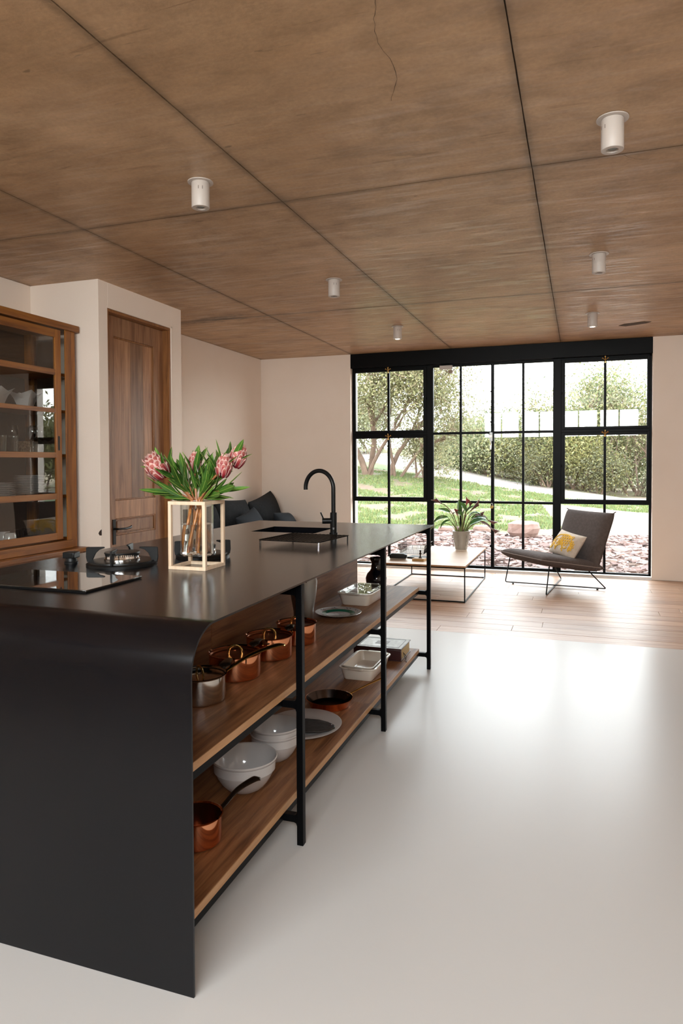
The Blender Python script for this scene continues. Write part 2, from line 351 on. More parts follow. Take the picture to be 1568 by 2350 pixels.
# ------------------------------------------------------------------ room shell
CE = 2.746
fl = build('floor', MB().box(-4.3, 3.1, -1.5, 5.403, -.12, 0).box(-4.3, 3.1, 5.403, 8.77, -.12, -.018), 'resin', kind='structure', smooth=0)
y = 5.405; row = 0
while y < 8.46:
    wd = min(.186, 8.472-y); x = -4.1-random.random()*1.6
    while x < 2.9:
        L = random.uniform(1.7, 2.3); a, b = max(x, -4.1), min(x+L, 2.9)
        if b-a > .05:
            build('plank', MB().box(a+.001, b-.001, y+.001, y+wd-.0015, -.017, random.uniform(-.0008, 0)), 'planks', fl, bev=.0015, smooth=0, seg=1)
        x += L
    y += wd; row += 1
ce = build('ceiling', MB().box(-4.3, 3.1, -1.5, 8.77, CE+.012, CE+.2), 'joint', kind='structure', smooth=0)
xs = [-4.1]+[-2.803, -1.512, -.2214, 1.0696, 2.36]+[2.9]; ys = [-1.3, .836, 3.403, 5.970, 8.473]
def edge(a, b, amp):
    n = max(2, int((Vector(b)-Vector(a)).length/.05)); d = (Vector(b)-Vector(a)); nn = Vector((-d.y, d.x)).normalized()
    out = []; q = 0
    for i in range(n):
        q = q*.6+random.uniform(0, amp)*.4; out.append(Vector(a)+d*i/n+nn*q*(0 if i == 0 else 1))
    return out
for i in range(len(xs)-1):
    for j in range(len(ys)-1):
        g = .0012; x0, x1, y0, y1 = xs[i]+g*(i > 0), xs[i+1]-g, ys[j]+g*(j > 0), ys[j+1]-g
        if j == len(ys)-2: y1 = 8.473
        pts = edge((x0, y0), (x1, y0), .005)+edge((x1, y0), (x1, y1), .003)+edge((x1, y1), (x0, y1), .005)+edge((x0, y1), (x0, y0), .003)
        dz = random.uniform(0, .0015)
        build('concrete_panel', MB().prism([(p.x, p.y) for p in pts], CE+dz, CE+.014), 'concrete', ce, smooth=0)
import itertools
for crk in ([(-.512, 1.58), (-.56, 1.66), (-.50, 1.83), (-.56, 1.92), (-.60, 2.06), (-.64, 2.2), (-.63, 2.42), (-.70, 2.6)], [(-.02, 3.30), (.12, 3.34), (.22, 3.46), (.30, 3.50)]):
    P = [Vector((x, y, CE-.0004)) for x, y in crk]; P = smoothpath(P, 5); P = [p+Vector((random.uniform(-.006, .006), random.uniform(-.006, .006), 0)) for p in P]
    V = []; 
    for p, q_ in zip(P, P[1:]+[P[-1]+(P[-1]-P[-2])]):
        d_ = (q_-p).normalized(); nn = Vector((-d_.y, d_.x, 0))*random.uniform(.0004, .0012); V += [p-nn, p+nn]
    build('crack', MB().add(V, [(2*i, 2*i+1, 2*i+3, 2*i+2) for i in range(len(P)-1)]), 'joint', ce, smooth=0, label='hairline crack')
# recessed rough patch near the window
pts = [(.37, 7.66), (.44, 7.71), (.55, 7.66), (.63, 7.62), (.67, 7.55), (.60, 7.51), (.50, 7.55), (.42, 7.58)]
build('ceiling_patch', MB().prism(pts, CE-.002, CE+.003), 'joint', ce, label='dark rough patch')
wl = build('wall_left', MB().box(-4.3, -4.1, -1.5, 8.77, 0, CE+.01), 'plaster', kind='structure', smooth=0)
wf = build('wall_far', MB().box(-4.1, -2.82, 8.473, 8.77, 0, CE+.01).box(.77, 2.9, 8.473, 8.77, 0, CE+.01), 'plaster', kind='structure', smooth=0, bev=.003)
build('wall_right', MB().box(2.9, 3.1, -1.5, 8.77, 0, CE+.01), 'plaster', kind='structure', smooth=0)
build('wall_back', MB().box(-4.1, 2.9, -1.5, -1.3, 0, 1.95).box(-4.1, -2.45, -1.5, -1.3, 1.95, CE+.01).box(1.4, 2.9, -1.5, -1.3, 1.95, CE+.01).box(-2.45, 1.4, -1.5, -1.3, 2.68, CE+.01), 'plaster', kind='structure', smooth=0)
wp = build('wall_pantry', MB().box(-4.1, -3.455, 4.338, 4.447, 0, CE+.01).box(-4.1, -3.455, 5.316, 5.483, 0, CE+.01).box(-4.1, -3.455, 4.447, 5.316, 2.552, CE+.01).box(-4.1, -3.60, 4.447, 5.316, 0, 2.552), 'plaster', kind='structure', smooth=0, bev=.004)
build('plaster_chip', MB().prism([(-3.4535, .80), (-3.4535, .845), (-3.47, .83), (-3.478, .815), (-3.468, .80)], 4.3365, 4.345, 'y'), 'pine_dark', wp, smooth=0, label='small brown chip in the corner')
build('trim_1', MB().box(-2.82, .77, 8.474, 8.64, 0, .03), 'white_paint', kind='structure', bev=.002)
# plaster bead beside the door
build('trim_2', MB().box(-3.456, -3.452, 5.317, 5.327, 0, 2.565).box(-3.456, -3.452, 4.44, 5.327, 2.556, 2.566), 'plaster', kind='structure')
# window behind the camera
def simple_window(name, ax, c, a0, a1, z0, z1, n):
    r = sthing(name); mb = MB(); t = .025
    def bx(m, p0, p1, q0, q1, d=.02): return m.box(p0, p1, c-d, c+d, q0, q1) if ax == 'y' else m.box(c-d, c+d, p0, p1, q0, q1)
    bx(mb, a0, a1, z0, z0+t*1.6); bx(mb, a0, a1, z1-t*1.6, z1)
    for i in range(n+1):
        p = a0+(a1-a0)*i/n; wdt = t*(1.5 if i % 2 == 0 else .7); bx(mb, max(a0, p-wdt), min(a1, p+wdt), z0, z1)
    build('window_frame', mb, 'black_steel', r)
    for i in range(n): build('pane', bx(MB(), a0+(a1-a0)*i/n, a0+(a1-a0)*(i+1)/n, z0, z1, .003), 'pane', r, smooth=0)
simple_window('window_2', 'y', -1.4, -2.45, 1.4, 1.95, 2.68, 8)
# ------------------------------------------------------------------ steel window wall
w1 = sthing('window_1'); Y0, Y1 = 8.555, 8.60
build('top_beam', MB().box(-2.819, .769, 8.474, 8.66, 2.565, CE), 'black_steel', w1, bev=.003)
fr = MB().box(-2.82, -2.80, Y0, Y1, .03, 2.565).box(.745, .77, Y0, Y1, .03, 2.565).box(-1.83, -1.752, 8.545, 8.61, .03, 2.565).box(-.304, -.215, 8.545, 8.61, .03, 2.565)
fr.box(-2.82, .77, Y0, Y1, .03, .05).box(-2.82, .77, Y0, Y1, 2.545, 2.566).box(-2.80, -1.83, Y0, Y1, 1.69, 1.725).box(-.215, .745, Y0, Y1, 1.69, 1.725)
fr.box(-2.80, -1.83, Y0, Y1, .845, .872).box(-.215, .745, Y0, Y1, .845, .872).box(-2.345, -2.317, Y0, Y1, .05, .845).box(.257, .285, Y0, Y1, .05, .845)
build('window_frame', fr, 'black_steel', w1, bev=.002)
def pane(x0, x1, z0, z1, par): build('pane', MB().box(x0, x1, 8.576, 8.581, z0, z1), 'pane', par, smooth=0)
for x0, x1 in ((-2.80, -2.345), (-2.317, -1.83), (-.215, .257), (.285, .745)): pane(x0, x1, .05, .845, w1)
for x0, x1, xm in ((-2.80, -1.83, -2.331), (-.215, .745, .271)):
    for z0, z1 in ((.872, 1.69), (1.725, 2.545)):
        a, b = x0+.028, x1-.044 if x0 < -2 else x1-.027
        if x0 > -1: a = x0+.045
        c, d = z0+.03, z1-.034
        s = build('sash', MB().box(x0, a, 8.54, 8.585, z0, z1).box(b, x1, 8.54, 8.585, z0, z1).box(a, b, 8.54, 8.585, z0, c).box(a, b, 8.54, 8.585, d, z1), 'black_steel', w1, bev=.002)
        build('glazing_bar', MB().box(xm-.014, xm+.014, 8.548, 8.583, c, d), 'black_steel', s, bev=.002)
        pane(a, xm-.014, c, d, s); pane(xm+.014, b, c, d, s)
        for hx in (x0+.004, x1-.012):
            build('hinge', MB().cyl((hx+.004, 8.533, (z0+z1)/2), .009, .03, 10), 'black_steel', s)
        # brass fleur shaped fastener at the head of the sash
        q = MB().tube([(xm, 8.535, z1-.055), (xm, 8.53, z1+.012)], .006, 8).lathe([(0, 0), (.009, .004), (.011, .013), (0, .026)], (xm, 8.53, z1+.006), 10)
        for sg in (-1, 1): q.tube(smoothpath([(xm, 8.53, z1-.02), (xm+sg*.016, 8.53, z1-.012), (xm+sg*.03, 8.53, z1+.004), (xm+sg*.036, 8.53, z1-.008)], 4), [.005]*12+[.004], 6)
        build('fastener', q, 'brass', s, label='brass window fastener')
d1 = sthing('door_1')
for x0, x1, xm in ((-1.752, -1.017, -1.406), (-1.015, -.304, -.652)):
    e = .018; mb = MB()
    aL, aR = (x0+.004, x1-e) if x0 < -1.5 else (x0+e, x1-.004)
    mb.box(x0, aL, Y0, Y1, .052, 2.543).box(aR, x1, Y0, Y1, .052, 2.543).box(aL, aR, Y0, Y1, .052, .062).box(aL, aR, Y0, Y1, 2.535, 2.543)
    lf = build('door_leaf', mb, 'black_steel', d1, bev=.0015)
    gb = MB().box(xm-.014, xm+.014, Y0+.005, Y1-.005, .062, 2.535)
    for z in (.85, 1.707): gb.box(aL, aR, Y0+.004, Y1-.004, z-.015, z+.015)
    build('glazing_bar', gb, 'black_steel', lf)
    for p0, p1 in ((aL, xm-.014), (xm+.014, aR)):
        for q0, q1 in ((.062, .835), (.865, 1.692), (1.722, 2.535)): pane(p0, p1, q0, q1, lf)
    if x0 < -1.5:
        build('bolt', MB().tube([(-1.028, 8.545, 1.75), (-1.028, 8.545, 2.53)], .006, 8).tube([(-1.028, 8.545, .07), (-1.028, 8.545, .34)], .006, 8).box(-1.042, -1.014, 8.541, 8.555, 2.2, 2.215).box(-1.042, -1.014, 8.541, 8.555, 1.83, 1.845).box(-1.045, -1.011, 8.538, 8.555, .30, .33), 'black_steel', lf)
        build('lock', MB().box(-1.05, -1.012, 8.532, 8.555, 1.60, 1.71).box(-1.062, -1.04, 8.522, 8.54, 1.675, 1.69), 'dull_steel', lf, bev=.003, label='steel latch lock')
        k = MB().tube([(-1.03, 8.528, 1.66), (-1.03, 8.505, 1.66)], .012, 10)
        build('lock_knob', k, 'brass', lf)
        build('key', MB().tube([(-1.035, 8.52, 1.60), (-1.03, 8.518, 1.55)], .006, 8).box(-1.04, -1.025, 8.517, 8.521, 1.50, 1.55), 'steel', lf)
        build('door_closer', MB().box(-1.66, -1.50, 8.50, 8.55, 2.50, 2.548), 'lamp_white', lf, bev=.006, label='pale door closer')
        build('closer_arm', MB().tube([(-1.575, 8.51, 2.49), (-1.56, 8.50, 2.465), (-1.50, 8.49, 2.46)], .007, 8).box(-1.54, -1.49, 8.48, 8.52, 2.44, 2.485).tube([(-1.50, 8.49, 2.46), (-1.47, 8.50, 2.49)], .006, 8), 'chrome', lf)
pl = thing('padlock', 'small padlock hanging on the middle stiles of the steel garden doors', 'padlock', (-1.022, 8.53, .80))
build('body', MB().box(-.018, .018, -.008, .008, -.022, .012), 'brass', pl, bev=.004)
build('shackle', MB().tube([(-.011, 0, .01), (-.011, 0, .03)]+arc((0, 0, .03), .011, math.pi, 0, 8)+[(.011, 0, .01)], .003, 8), 'chrome', pl)
# ------------------------------------------------------------------ pantry door
d2 = sthing('door_2')
build('door_frame', MB().box(-3.60, -3.46, 5.292, 5.315, 0, 2.55).box(-3.60, -3.46, 4.448, 4.466, 0, 2.55).box(-3.60, -3.46, 4.466, 5.292, 2.528, 2.55), 'door_frame', d2, bev=.002)
D = -3.525
lf = build('door_leaf', MB().box(D-.045, D, 4.468, 4.603, .008, 2.526).box(D-.045, D, 5.155, 5.290, .008, 2.526), 'door_wood', d2, bev=.002)
for z0, z1 in ((2.366, 2.526), (.905, 1.050), (.575, .768), (.008, .16)): build('rail', MB().box(D-.045, D, 4.603, 5.155, z0, z1), 'door_wood', lf, bev=.002)
for y0, y1 in ((4.603, 4.838), (4.840, 5.012), (5.014, 5.155)): build('panel_board', MB().box(D-.03, D-.014, y0, y1, 1.05, 2.366), 'door_wood', lf, bev=.0008)
for z0, z1 in ((.768, .905), (.16, .575)): build('panel', MB().box(D-.03, D-.014, 4.603, 5.155, z0, z1).box(D-.014, D-.006, 4.635, 5.123, z0+.022, z1-.022), 'door_wood', lf, bev=.003)
mo = MB()
for z0, z1 in ((1.05, 2.366), (.768, .905)):
    for a, b, c, d in ((4.603, 4.616, z0, z1), (5.142, 5.155, z0, z1), (4.616, 5.142, z0, z0+.013), (4.616, 5.142, z1-.013, z1)): mo.box(D-.014, D-.005, a, b, c, d)
build('moulding', mo, 'door_frame', lf, bev=.003)
build('handle', MB().box(D, D+.006, 4.565, 4.600, .70, .90).tube([(D+.004, 4.585, .825), (D+.045, 4.585, .825), (D+.05, 4.61, .825), (D+.05, 4.68, .822), (D+.048, 4.735, .828), (D+.046, 4.75, .838)], [.009, .008, .008, .009, .010, .006], 10), 'black_plastic', lf, label='black lever handle')
# ------------------------------------------------------------------ ceiling lamps
def spot(x, y, lit, label):
    t = thing('ceiling_lamp', label, 'lamp', (x, y, CE), 0)
    t['group'] = 'white cylinder lamps on the concrete ceiling'
    build('mounting_plate', MB().lathe([(0, 0), (.063, 0), (.063, -.004), (0, -.004)], n=36), 'lamp_white', t)
    build('housing', MB().lathe([(.0, -.0045), (.043, -.0045), (.0445, -.007), (.0445, -.1255), (.043, -.128), (.024, -.128), (.022, -.118)], n=36), 'lamp_white', t)
    build('lens', MB().lathe([(.0225, -.119), (0, -.112)], n=24), 'bulb' if lit else 'lamp_off', t)
    a0 = math.radians(215 if x > -1 else 300); sl = MB()
    for k in (-.16, 0.16):
        a = a0+k*1.4; c, s_ = math.cos(a), math.sin(a)
        p = Vector((c*.0446, s_*.0446, -.04)); tx = Vector((-s_, c, 0))*.0012
        sl.add([p-tx+Vector((0, 0, -.008)), p+tx+Vector((0, 0, -.008)), p+tx+Vector((0, 0, .008)), p-tx+Vector((0, 0, .008))], [(0, 1, 2, 3)])
    build('vent_slot', sl, 'joint', t, smooth=0)
    if lit:
        l = bpy.data.lights.new('lamp_light', 'SPOT'); l.energy = 26; l.color = (1, .82, .6); l.spot_size = math.radians(100); l.spot_blend = .7; l.shadow_soft_size = .02
        o = bpy.data.objects.new('lamp_light', l); COL.objects.link(o); o.parent = t; o.location = (0, 0, -.135)
spot(.12, 3.04, 0, 'unlit white cylinder ceiling lamp, largest and nearest on the right row')
spot(-1.79, 3.03, 0, 'unlit white cylinder ceiling lamp above the island, nearest of the left row')
spot(.115, 4.974, 0, 'unlit white cylinder ceiling lamp, middle one of the right row')
spot(-1.785, 4.976, 0, 'unlit white cylinder ceiling lamp, middle one of the left row')
spot(.105, 6.93, 1, 'lit white cylinder ceiling lamp near the window, last of the right row')
spot(-1.785, 6.91, 1, 'lit white cylinder ceiling lamp near the window, last of the left row')
# ------------------------------------------------------------------ kitchen island
XR, XL, YN, YF, ZT = -.916, -2.199, 1.482, 4.4985, .932; TH = .006
isl = thing('kitchen_island', 'long black steel kitchen island with rounded front edge and open oak shelves', 'kitchen island', (-1.55, 3.0, 0))
def P_(name, mb, mat, par=isl, **k): return build(name, mb, mat, par, world=True, **k)
R = .12; yc, zc_ = YN+R, ZT-R
outer = [(YN, 0)]+[(yc-R*math.cos(a), zc_+R*math.sin(a)) for a in [math.radians(i*90/14) for i in range(15)]]
inner = [(YN+TH, 0)]+[(yc-(R-TH)*math.cos(a), zc_+(R-TH)*math.sin(a)) for a in [math.radians(i*90/14) for i in range(15)]]
mb = MB(); n = len(outer)
V = [(XR, *p) for p in outer]+[(XL, *p) for p in outer]+[(XR, *p) for p in inner]+[(XL, *p) for p in inner]
F = []
for i in range(n-1): F += [(i, i+1, n+i+1, n+i), (2*n+i, 3*n+i, 3*n+i+1, 2*n+i+1), (i, 2*n+i, 2*n+i+1, i+1), (n+i, n+i+1, 3*n+i+1, 3*n+i)]
F += [(0, n, 3*n, 2*n)]
mb.add(V, F)
sx0, sx1, sy0, sy1 = -1.895, -1.48, 3.76, 4.10
o = [(XL, yc), (XR, yc), (XR, YF), (XL, YF)]; h = [(sx0, sy0), (sx1, sy0), (sx1, sy1), (sx0, sy1)]
V = [(*p, ZT) for p in o+h]+[(*p, ZT-TH) for p in o+h]
F = [(0, 1, 5, 4), (1, 2, 6, 5), (2, 3, 7, 6), (3, 0, 4, 7)]
F += [tuple(8+q for q in f[::-1]) for f in F]+[(1, 9, 10, 2), (2, 10, 11, 3), (3, 11, 8, 0), (4, 5, 13, 12), (5, 6, 14, 13), (6, 7, 15, 14), (7, 4, 12, 15)]
mb.add(V, F)
P_('worktop', mb, 'worktop', smooth=40, label='black steel top folding down into the end panel')
t = .004; z0 = ZT-.19
P_('sink', MB().box(sx0-.01, sx1+.01, sy0-.01, sy1+.01, z0-t, z0).box(sx0-.01, sx0-.004, sy0-.01, sy1+.01, z0, ZT-TH).box(sx1+.004, sx1+.01, sy0-.01, sy1+.01, z0, ZT-TH).box(sx0-.004, sx1+.004, sy0-.01, sy0-.004, z0, ZT-TH).box(sx0-.004, sx1+.004, sy1+.004, sy1+.01, z0, ZT-TH), 'worktop', label='black undermounted sink bowl')
legs = [2.2045, 3.285, 4.372]
for ly in legs:
    for lx in (XR-.024, XL):
        P_('leg', MB().box(lx, lx+.024, ly, ly+.026, 0, ZT-TH), 'leg_steel', bev=.002)
    for z0, z1 in ((ZT-TH-.04, ZT-TH), (.486, .5115), (.080, .1055)):
        xa = XR-.024; pts = [(-1.41, z0), (xa-.011, z0), (xa-.003, z0-.003), (xa, z0-.011)]+([(xa, z1+.011), (xa-.003, z1+.003), (xa-.011, z1)] if z1 < .9 else [(xa, z1)])+[(-1.41, z1)]
        P_('bracket', MB().prism(pts, ly+.001, ly+.025, 'y'), 'leg_steel', smooth=0)
MZ, LZ, XS = .536, .130, -.99
for z in (MZ, LZ):
    for y0, y1 in ((YN+TH+.001, 3.296), (3.2975, 4.373)):
        s_ = P_('shelf', MB().box(-1.41, XS-.003, y0, y1, z-.024, z), 'shelf_wood', bev=.001)
        P_('shelf_edge', MB().box(XS-.003, XS, y0, y1, z-.024, z), 'shelf_edge', s_, smooth=0)
    P_('shelf_rail', MB().box(XS-.026, XS-.002, YN+TH+.001, 4.37, z-.050, z-.0245), 'leg_steel', bev=.002)
YC0 = YN+R
bpf = [(YN+TH+.001, .06), (2.44, .06), (2.44, ZT-TH-.001)]+[(a, b-.001) for a, b in inner[::-1]]
bpf = [(max(a, YN+TH+.001), b) for a, b in bpf if b > .05]
P_('back_panel', MB().prism(bpf, -1.43, -1.411, 'x'), 'core_wood', smooth=0)
for y0, y1 in ((2.442, 3.40), (3.402, 4.372)):
    P_('back_panel', MB().box(-1.43, -1.411, y0, y1, .06, ZT-TH-.001), 'core_wood', bev=.001)
P_('cabinet_core', MB().box(-2.17, -1.432, YC0, 3.70, .06, ZT-TH-.02).box(-2.17, -1.432, 3.70, 4.37, .06, .70), 'core_wood')
# ------------------------------------------------------------------ induction hob and gas burners
t = thing('induction_hob', 'black glass induction hob set in the near end of the island', 'hob', (-1.76, 1.96, ZT))
P_('glass_plate', MB().box(-2.01, -1.505, 1.812, 2.113, ZT+.003, ZT+.0085), 'hob_glass', t, bev=.0015)
P_('rim', MB().box(-2.006, -1.509, 1.816, 2.109, ZT+.0002, ZT+.003), 'black_plastic', t)
def burner(loc, R_, label, rot=0, short=1):
    t = thing('gas_burner', label, 'gas burner', loc, rot, 'gas burners on the island')
    build('base', MB().lathe([(0, .0002), (R_, .0002), (R_, .008), (R_*.96, .012), (R_*.93, .013), (R_*.92, .018), (R_*.74, .021), (R_*.5, .018), (0, .018)], n=56), 'black_plastic', t)
    build('burner_ring', MB().lathe([(R_*.50, .018), (R_*.5, .025), (R_*.47, .027), (R_*.46, .042), (R_*.47, .044), (R_*.3, .046)], n=56), 'chrome', t, label='polished metal flame ring')
    n = 48; sl = MB()
    for k in range(n):
        a = 2*math.pi*k/n; c, s_ = math.cos(a), math.sin(a); q = MB().box(R_*.462, R_*.475, -.0014, .0014, .036, .0425); q.xf(Matrix.Rotation(a, 4, 'Z')); sl.add(q.v, q.f)
    build('flame_port', sl, 'black_plastic', t, kind='stuff')
    build('cap', MB().lathe([(R_*.49, .0445), (R_*.5, .048), (R_*.49, .052), (R_*.2, .055), (R_*.12, .054), (0, .054)], n=48), 'black_plastic', t)
    for k in range(4):
        q = MB(); pts = [(R_*.88, .010), (R_*1.02, .010), (R_*1.05, .03), (R_*1.04, .07), (R_*.98, .072), (R_*.52, .0725), (R_*.5, .067), (R_*.66, .060), (R_*.76, .047), (R_*.82, .03)]
        q.prism(pts, -.004, .004, 'y'); q.xf(Matrix.Rotation(math.radians(k*90+20), 4, 'Z'))
        build('pan_support', q, 'black_plastic', t, bev=.0015)
    return t
burner((-1.795, 2.385, ZT), .142, 'black wok burner with polished ring beside the induction hob')
burner((-1.595, 2.69, ZT), .118, 'smaller black gas burner behind the flower vase', .2)
k = thing('control_knob', 'square black control knob left of the wok burner', 'knob', (-2.02, 2.345, ZT), .2)
build('base', MB().lathe([(0, .0002), (.028, .0002), (.028, .006), (.024, .009), (.022, .022), (0, .022)]), 'black_plastic', k)
build('cap', MB().box(-.026, .026, -.026, .026, .022, .048), 'black_plastic', k, bev=.004)
# ------------------------------------------------------------------ tap and drying rack
fx, fy = -1.355, 3.75; d = Vector((-.955, .296, 0))
t = thing('kitchen_tap', 'tall black swan-neck kitchen tap beside the sink', 'tap', (fx, fy, ZT))
build('body', MB().lathe([(0, .0002), (.0245, .0002), (.0245, .010), (.0195, .0105), (.0195, .125), (.018, .127), (0, .127)], n=28), 'black_plastic', t)
pts = [(0, 0, .127), (0, 0, .2), (0, 0, .265)]
for i in range(1, 25):
    a = math.pi*i/24*1.03; pts.append(tuple(d*(.104-.104*math.cos(a))+Vector((0, 0, .265+.104*math.sin(a)))))
build('spout', MB().tube(pts, .0125, 18), 'black_plastic', t)
ld = Vector((-.93, -.37, 0))
q = MB().tube([tuple(ld*.01+Vector((0, 0, .078))), tuple(ld*.066+Vector((0, 0, .078)))], .0165, 20)
build('valve', q, 'black_plastic', t, bev=.001)
build('lever', MB().tube([tuple(ld*.058+Vector((0, 0, .090))), tuple(ld*.075+Vector((0, 0, .128)))], [.0045, .004], 10), 'black_plastic', t)
cu = bpy.data.curves.new('emblem', 'FONT'); cu.body = 'W'; cu.size = .011; cu.extrude = .0002; cu.align_x = 'CENTER'
tmp = bpy.data.objects.new('tmp', cu); me = bpy.data.meshes.new_from_object(tmp); bpy.data.objects.remove(tmp)
eo = bpy.data.objects.new('emblem', me); COL.objects.link(eo); eo.parent = t; me.materials.append(MT['emblem'])
ea = math.atan2(-3.75, 1.355); eo.rotation_euler = (math.pi/2, 0, ea+math.pi/2); eo.location = (math.cos(ea)*.0198, math.sin(ea)*.0198, .033)
eb = MB().box(-.004, .004, -.0003, .0003, -.0028, -.0012); b_o = build('emblem_bar', eb, 'emblem', t); b_o.rotation_euler = (0, 0, ea+math.pi/2); b_o.location = eo.location
t = thing('drying_rack', 'low black perforated metal rack standing beside the tap', 'rack', (-1.345, 3.285, ZT), -.10)
wx, wy = .165, .175; g = MB(); nx, ny = 15, 16
for i in range(nx):
    x = -wx+2*wx*i/(nx-1)
    for s_ in (-1, 1):
        g.tube([(x+s_*.0048*((j % 2)*2-1), -wy+2*wy*j/(ny*2), .030+.0012*((j+i) % 2)) for j in range(ny*2+1)], .0017, 4)
build('lattice', g, 'rack', t, kind='stuff')
build('frame', MB().tube([(-wx, -wy, .029), (wx, -wy, .029), (wx, wy, .029), (-wx, wy, .029), (-wx, -wy, .029)], .0028, 6), 'rack', t)
for x in (-wx, wx):
    for y in (-wy, wy):
        s1, s2 = (1 if x < 0 else -1), (1 if y < 0 else -1)
        build('leg', MB().tube([(x, y, .0295), (x, y, .0005), (x+s1*.0, y+s2*.009, .0005), (x, y+s2*.009, .0295)], .0018, 6), 'chrome' if (x > 0 and y < 0) else 'rack', t)
# ------------------------------------------------------------------ vase in a wooden cube frame with proteas
vx0, vx1, vy0, vy1, vh, b = -1.532, -1.366, 2.322, 2.480, .268, .0135
vs = thing('flower_vase', 'glass cylinder vase with water held in a pale wooden frame', 'vase', (-1.449, 2.401, ZT))
for x in (vx0, vx1-b):
    for y in (vy0, vy1-b): P_('post', MB().box(x, x+b, y, y+b, ZT+b+.0003, ZT+vh-b), 'light_wood', vs, bev=.0008)
for z in (ZT+.0002, ZT+vh-b):
    for y in (vy0, vy1-b): P_('rail', MB().box(vx0, vx1, y, y+b, z, z+b), 'light_wood', vs, bev=.0008)
    for x in (vx0, vx1-b): P_('rail', MB().box(x, x+b, vy0+b, vy1-b, z, z+b), 'light_wood', vs, bev=.0008)
rg = .065; zb = .050
build('glass_cylinder', MB().lathe([(0, zb), (rg-.006, zb), (rg, zb+.006), (rg, vh+.001), (.079, vh+.0022), (.079, vh+.0042), (rg-.004, vh+.003), (rg-.004, zb+.008), (0, zb+.008)], n=48), 'clear_glass', vs)
build('water', MB().lathe([(0, zb+.0085), (rg-.005, zb+.0085), (rg-.0045, .175), (0, .175)], n=48), 'water', vs)
def leafmesh(mb, p0, d, up, L, W, curve=0., fold=.25, n=7, tip=1., c=None, tw=0, shape=1.):
    d = Vector(d).normalized(); up = Vector(up); sd = d.cross(up).normalized(); up = sd.cross(d).normalized(); V = []; p = Vector(p0); dd = d.copy()
    for i in range(n+1):
        t_ = i/n; wv = W*.5*(math.sin(math.pi*min(1, (t_*.93+.05))**shape)**.8) if i < n else W*.02
        a = tw*t_; s2 = sd*math.cos(a)+up*math.sin(a)
        V += [p-s2*wv+up*wv*fold, p, p+s2*wv+up*wv*fold]
        q = Matrix.Rotation(-curve/n, 3, sd); dd = q @ dd; up = q @ up; p = p+dd*L/n
    F = []
    for i in range(n):
        a = i*3; F += [(a, a+1, a+4, a+3), (a+1, a+2, a+5, a+4)]
    mb.add(V, F, c); return mb
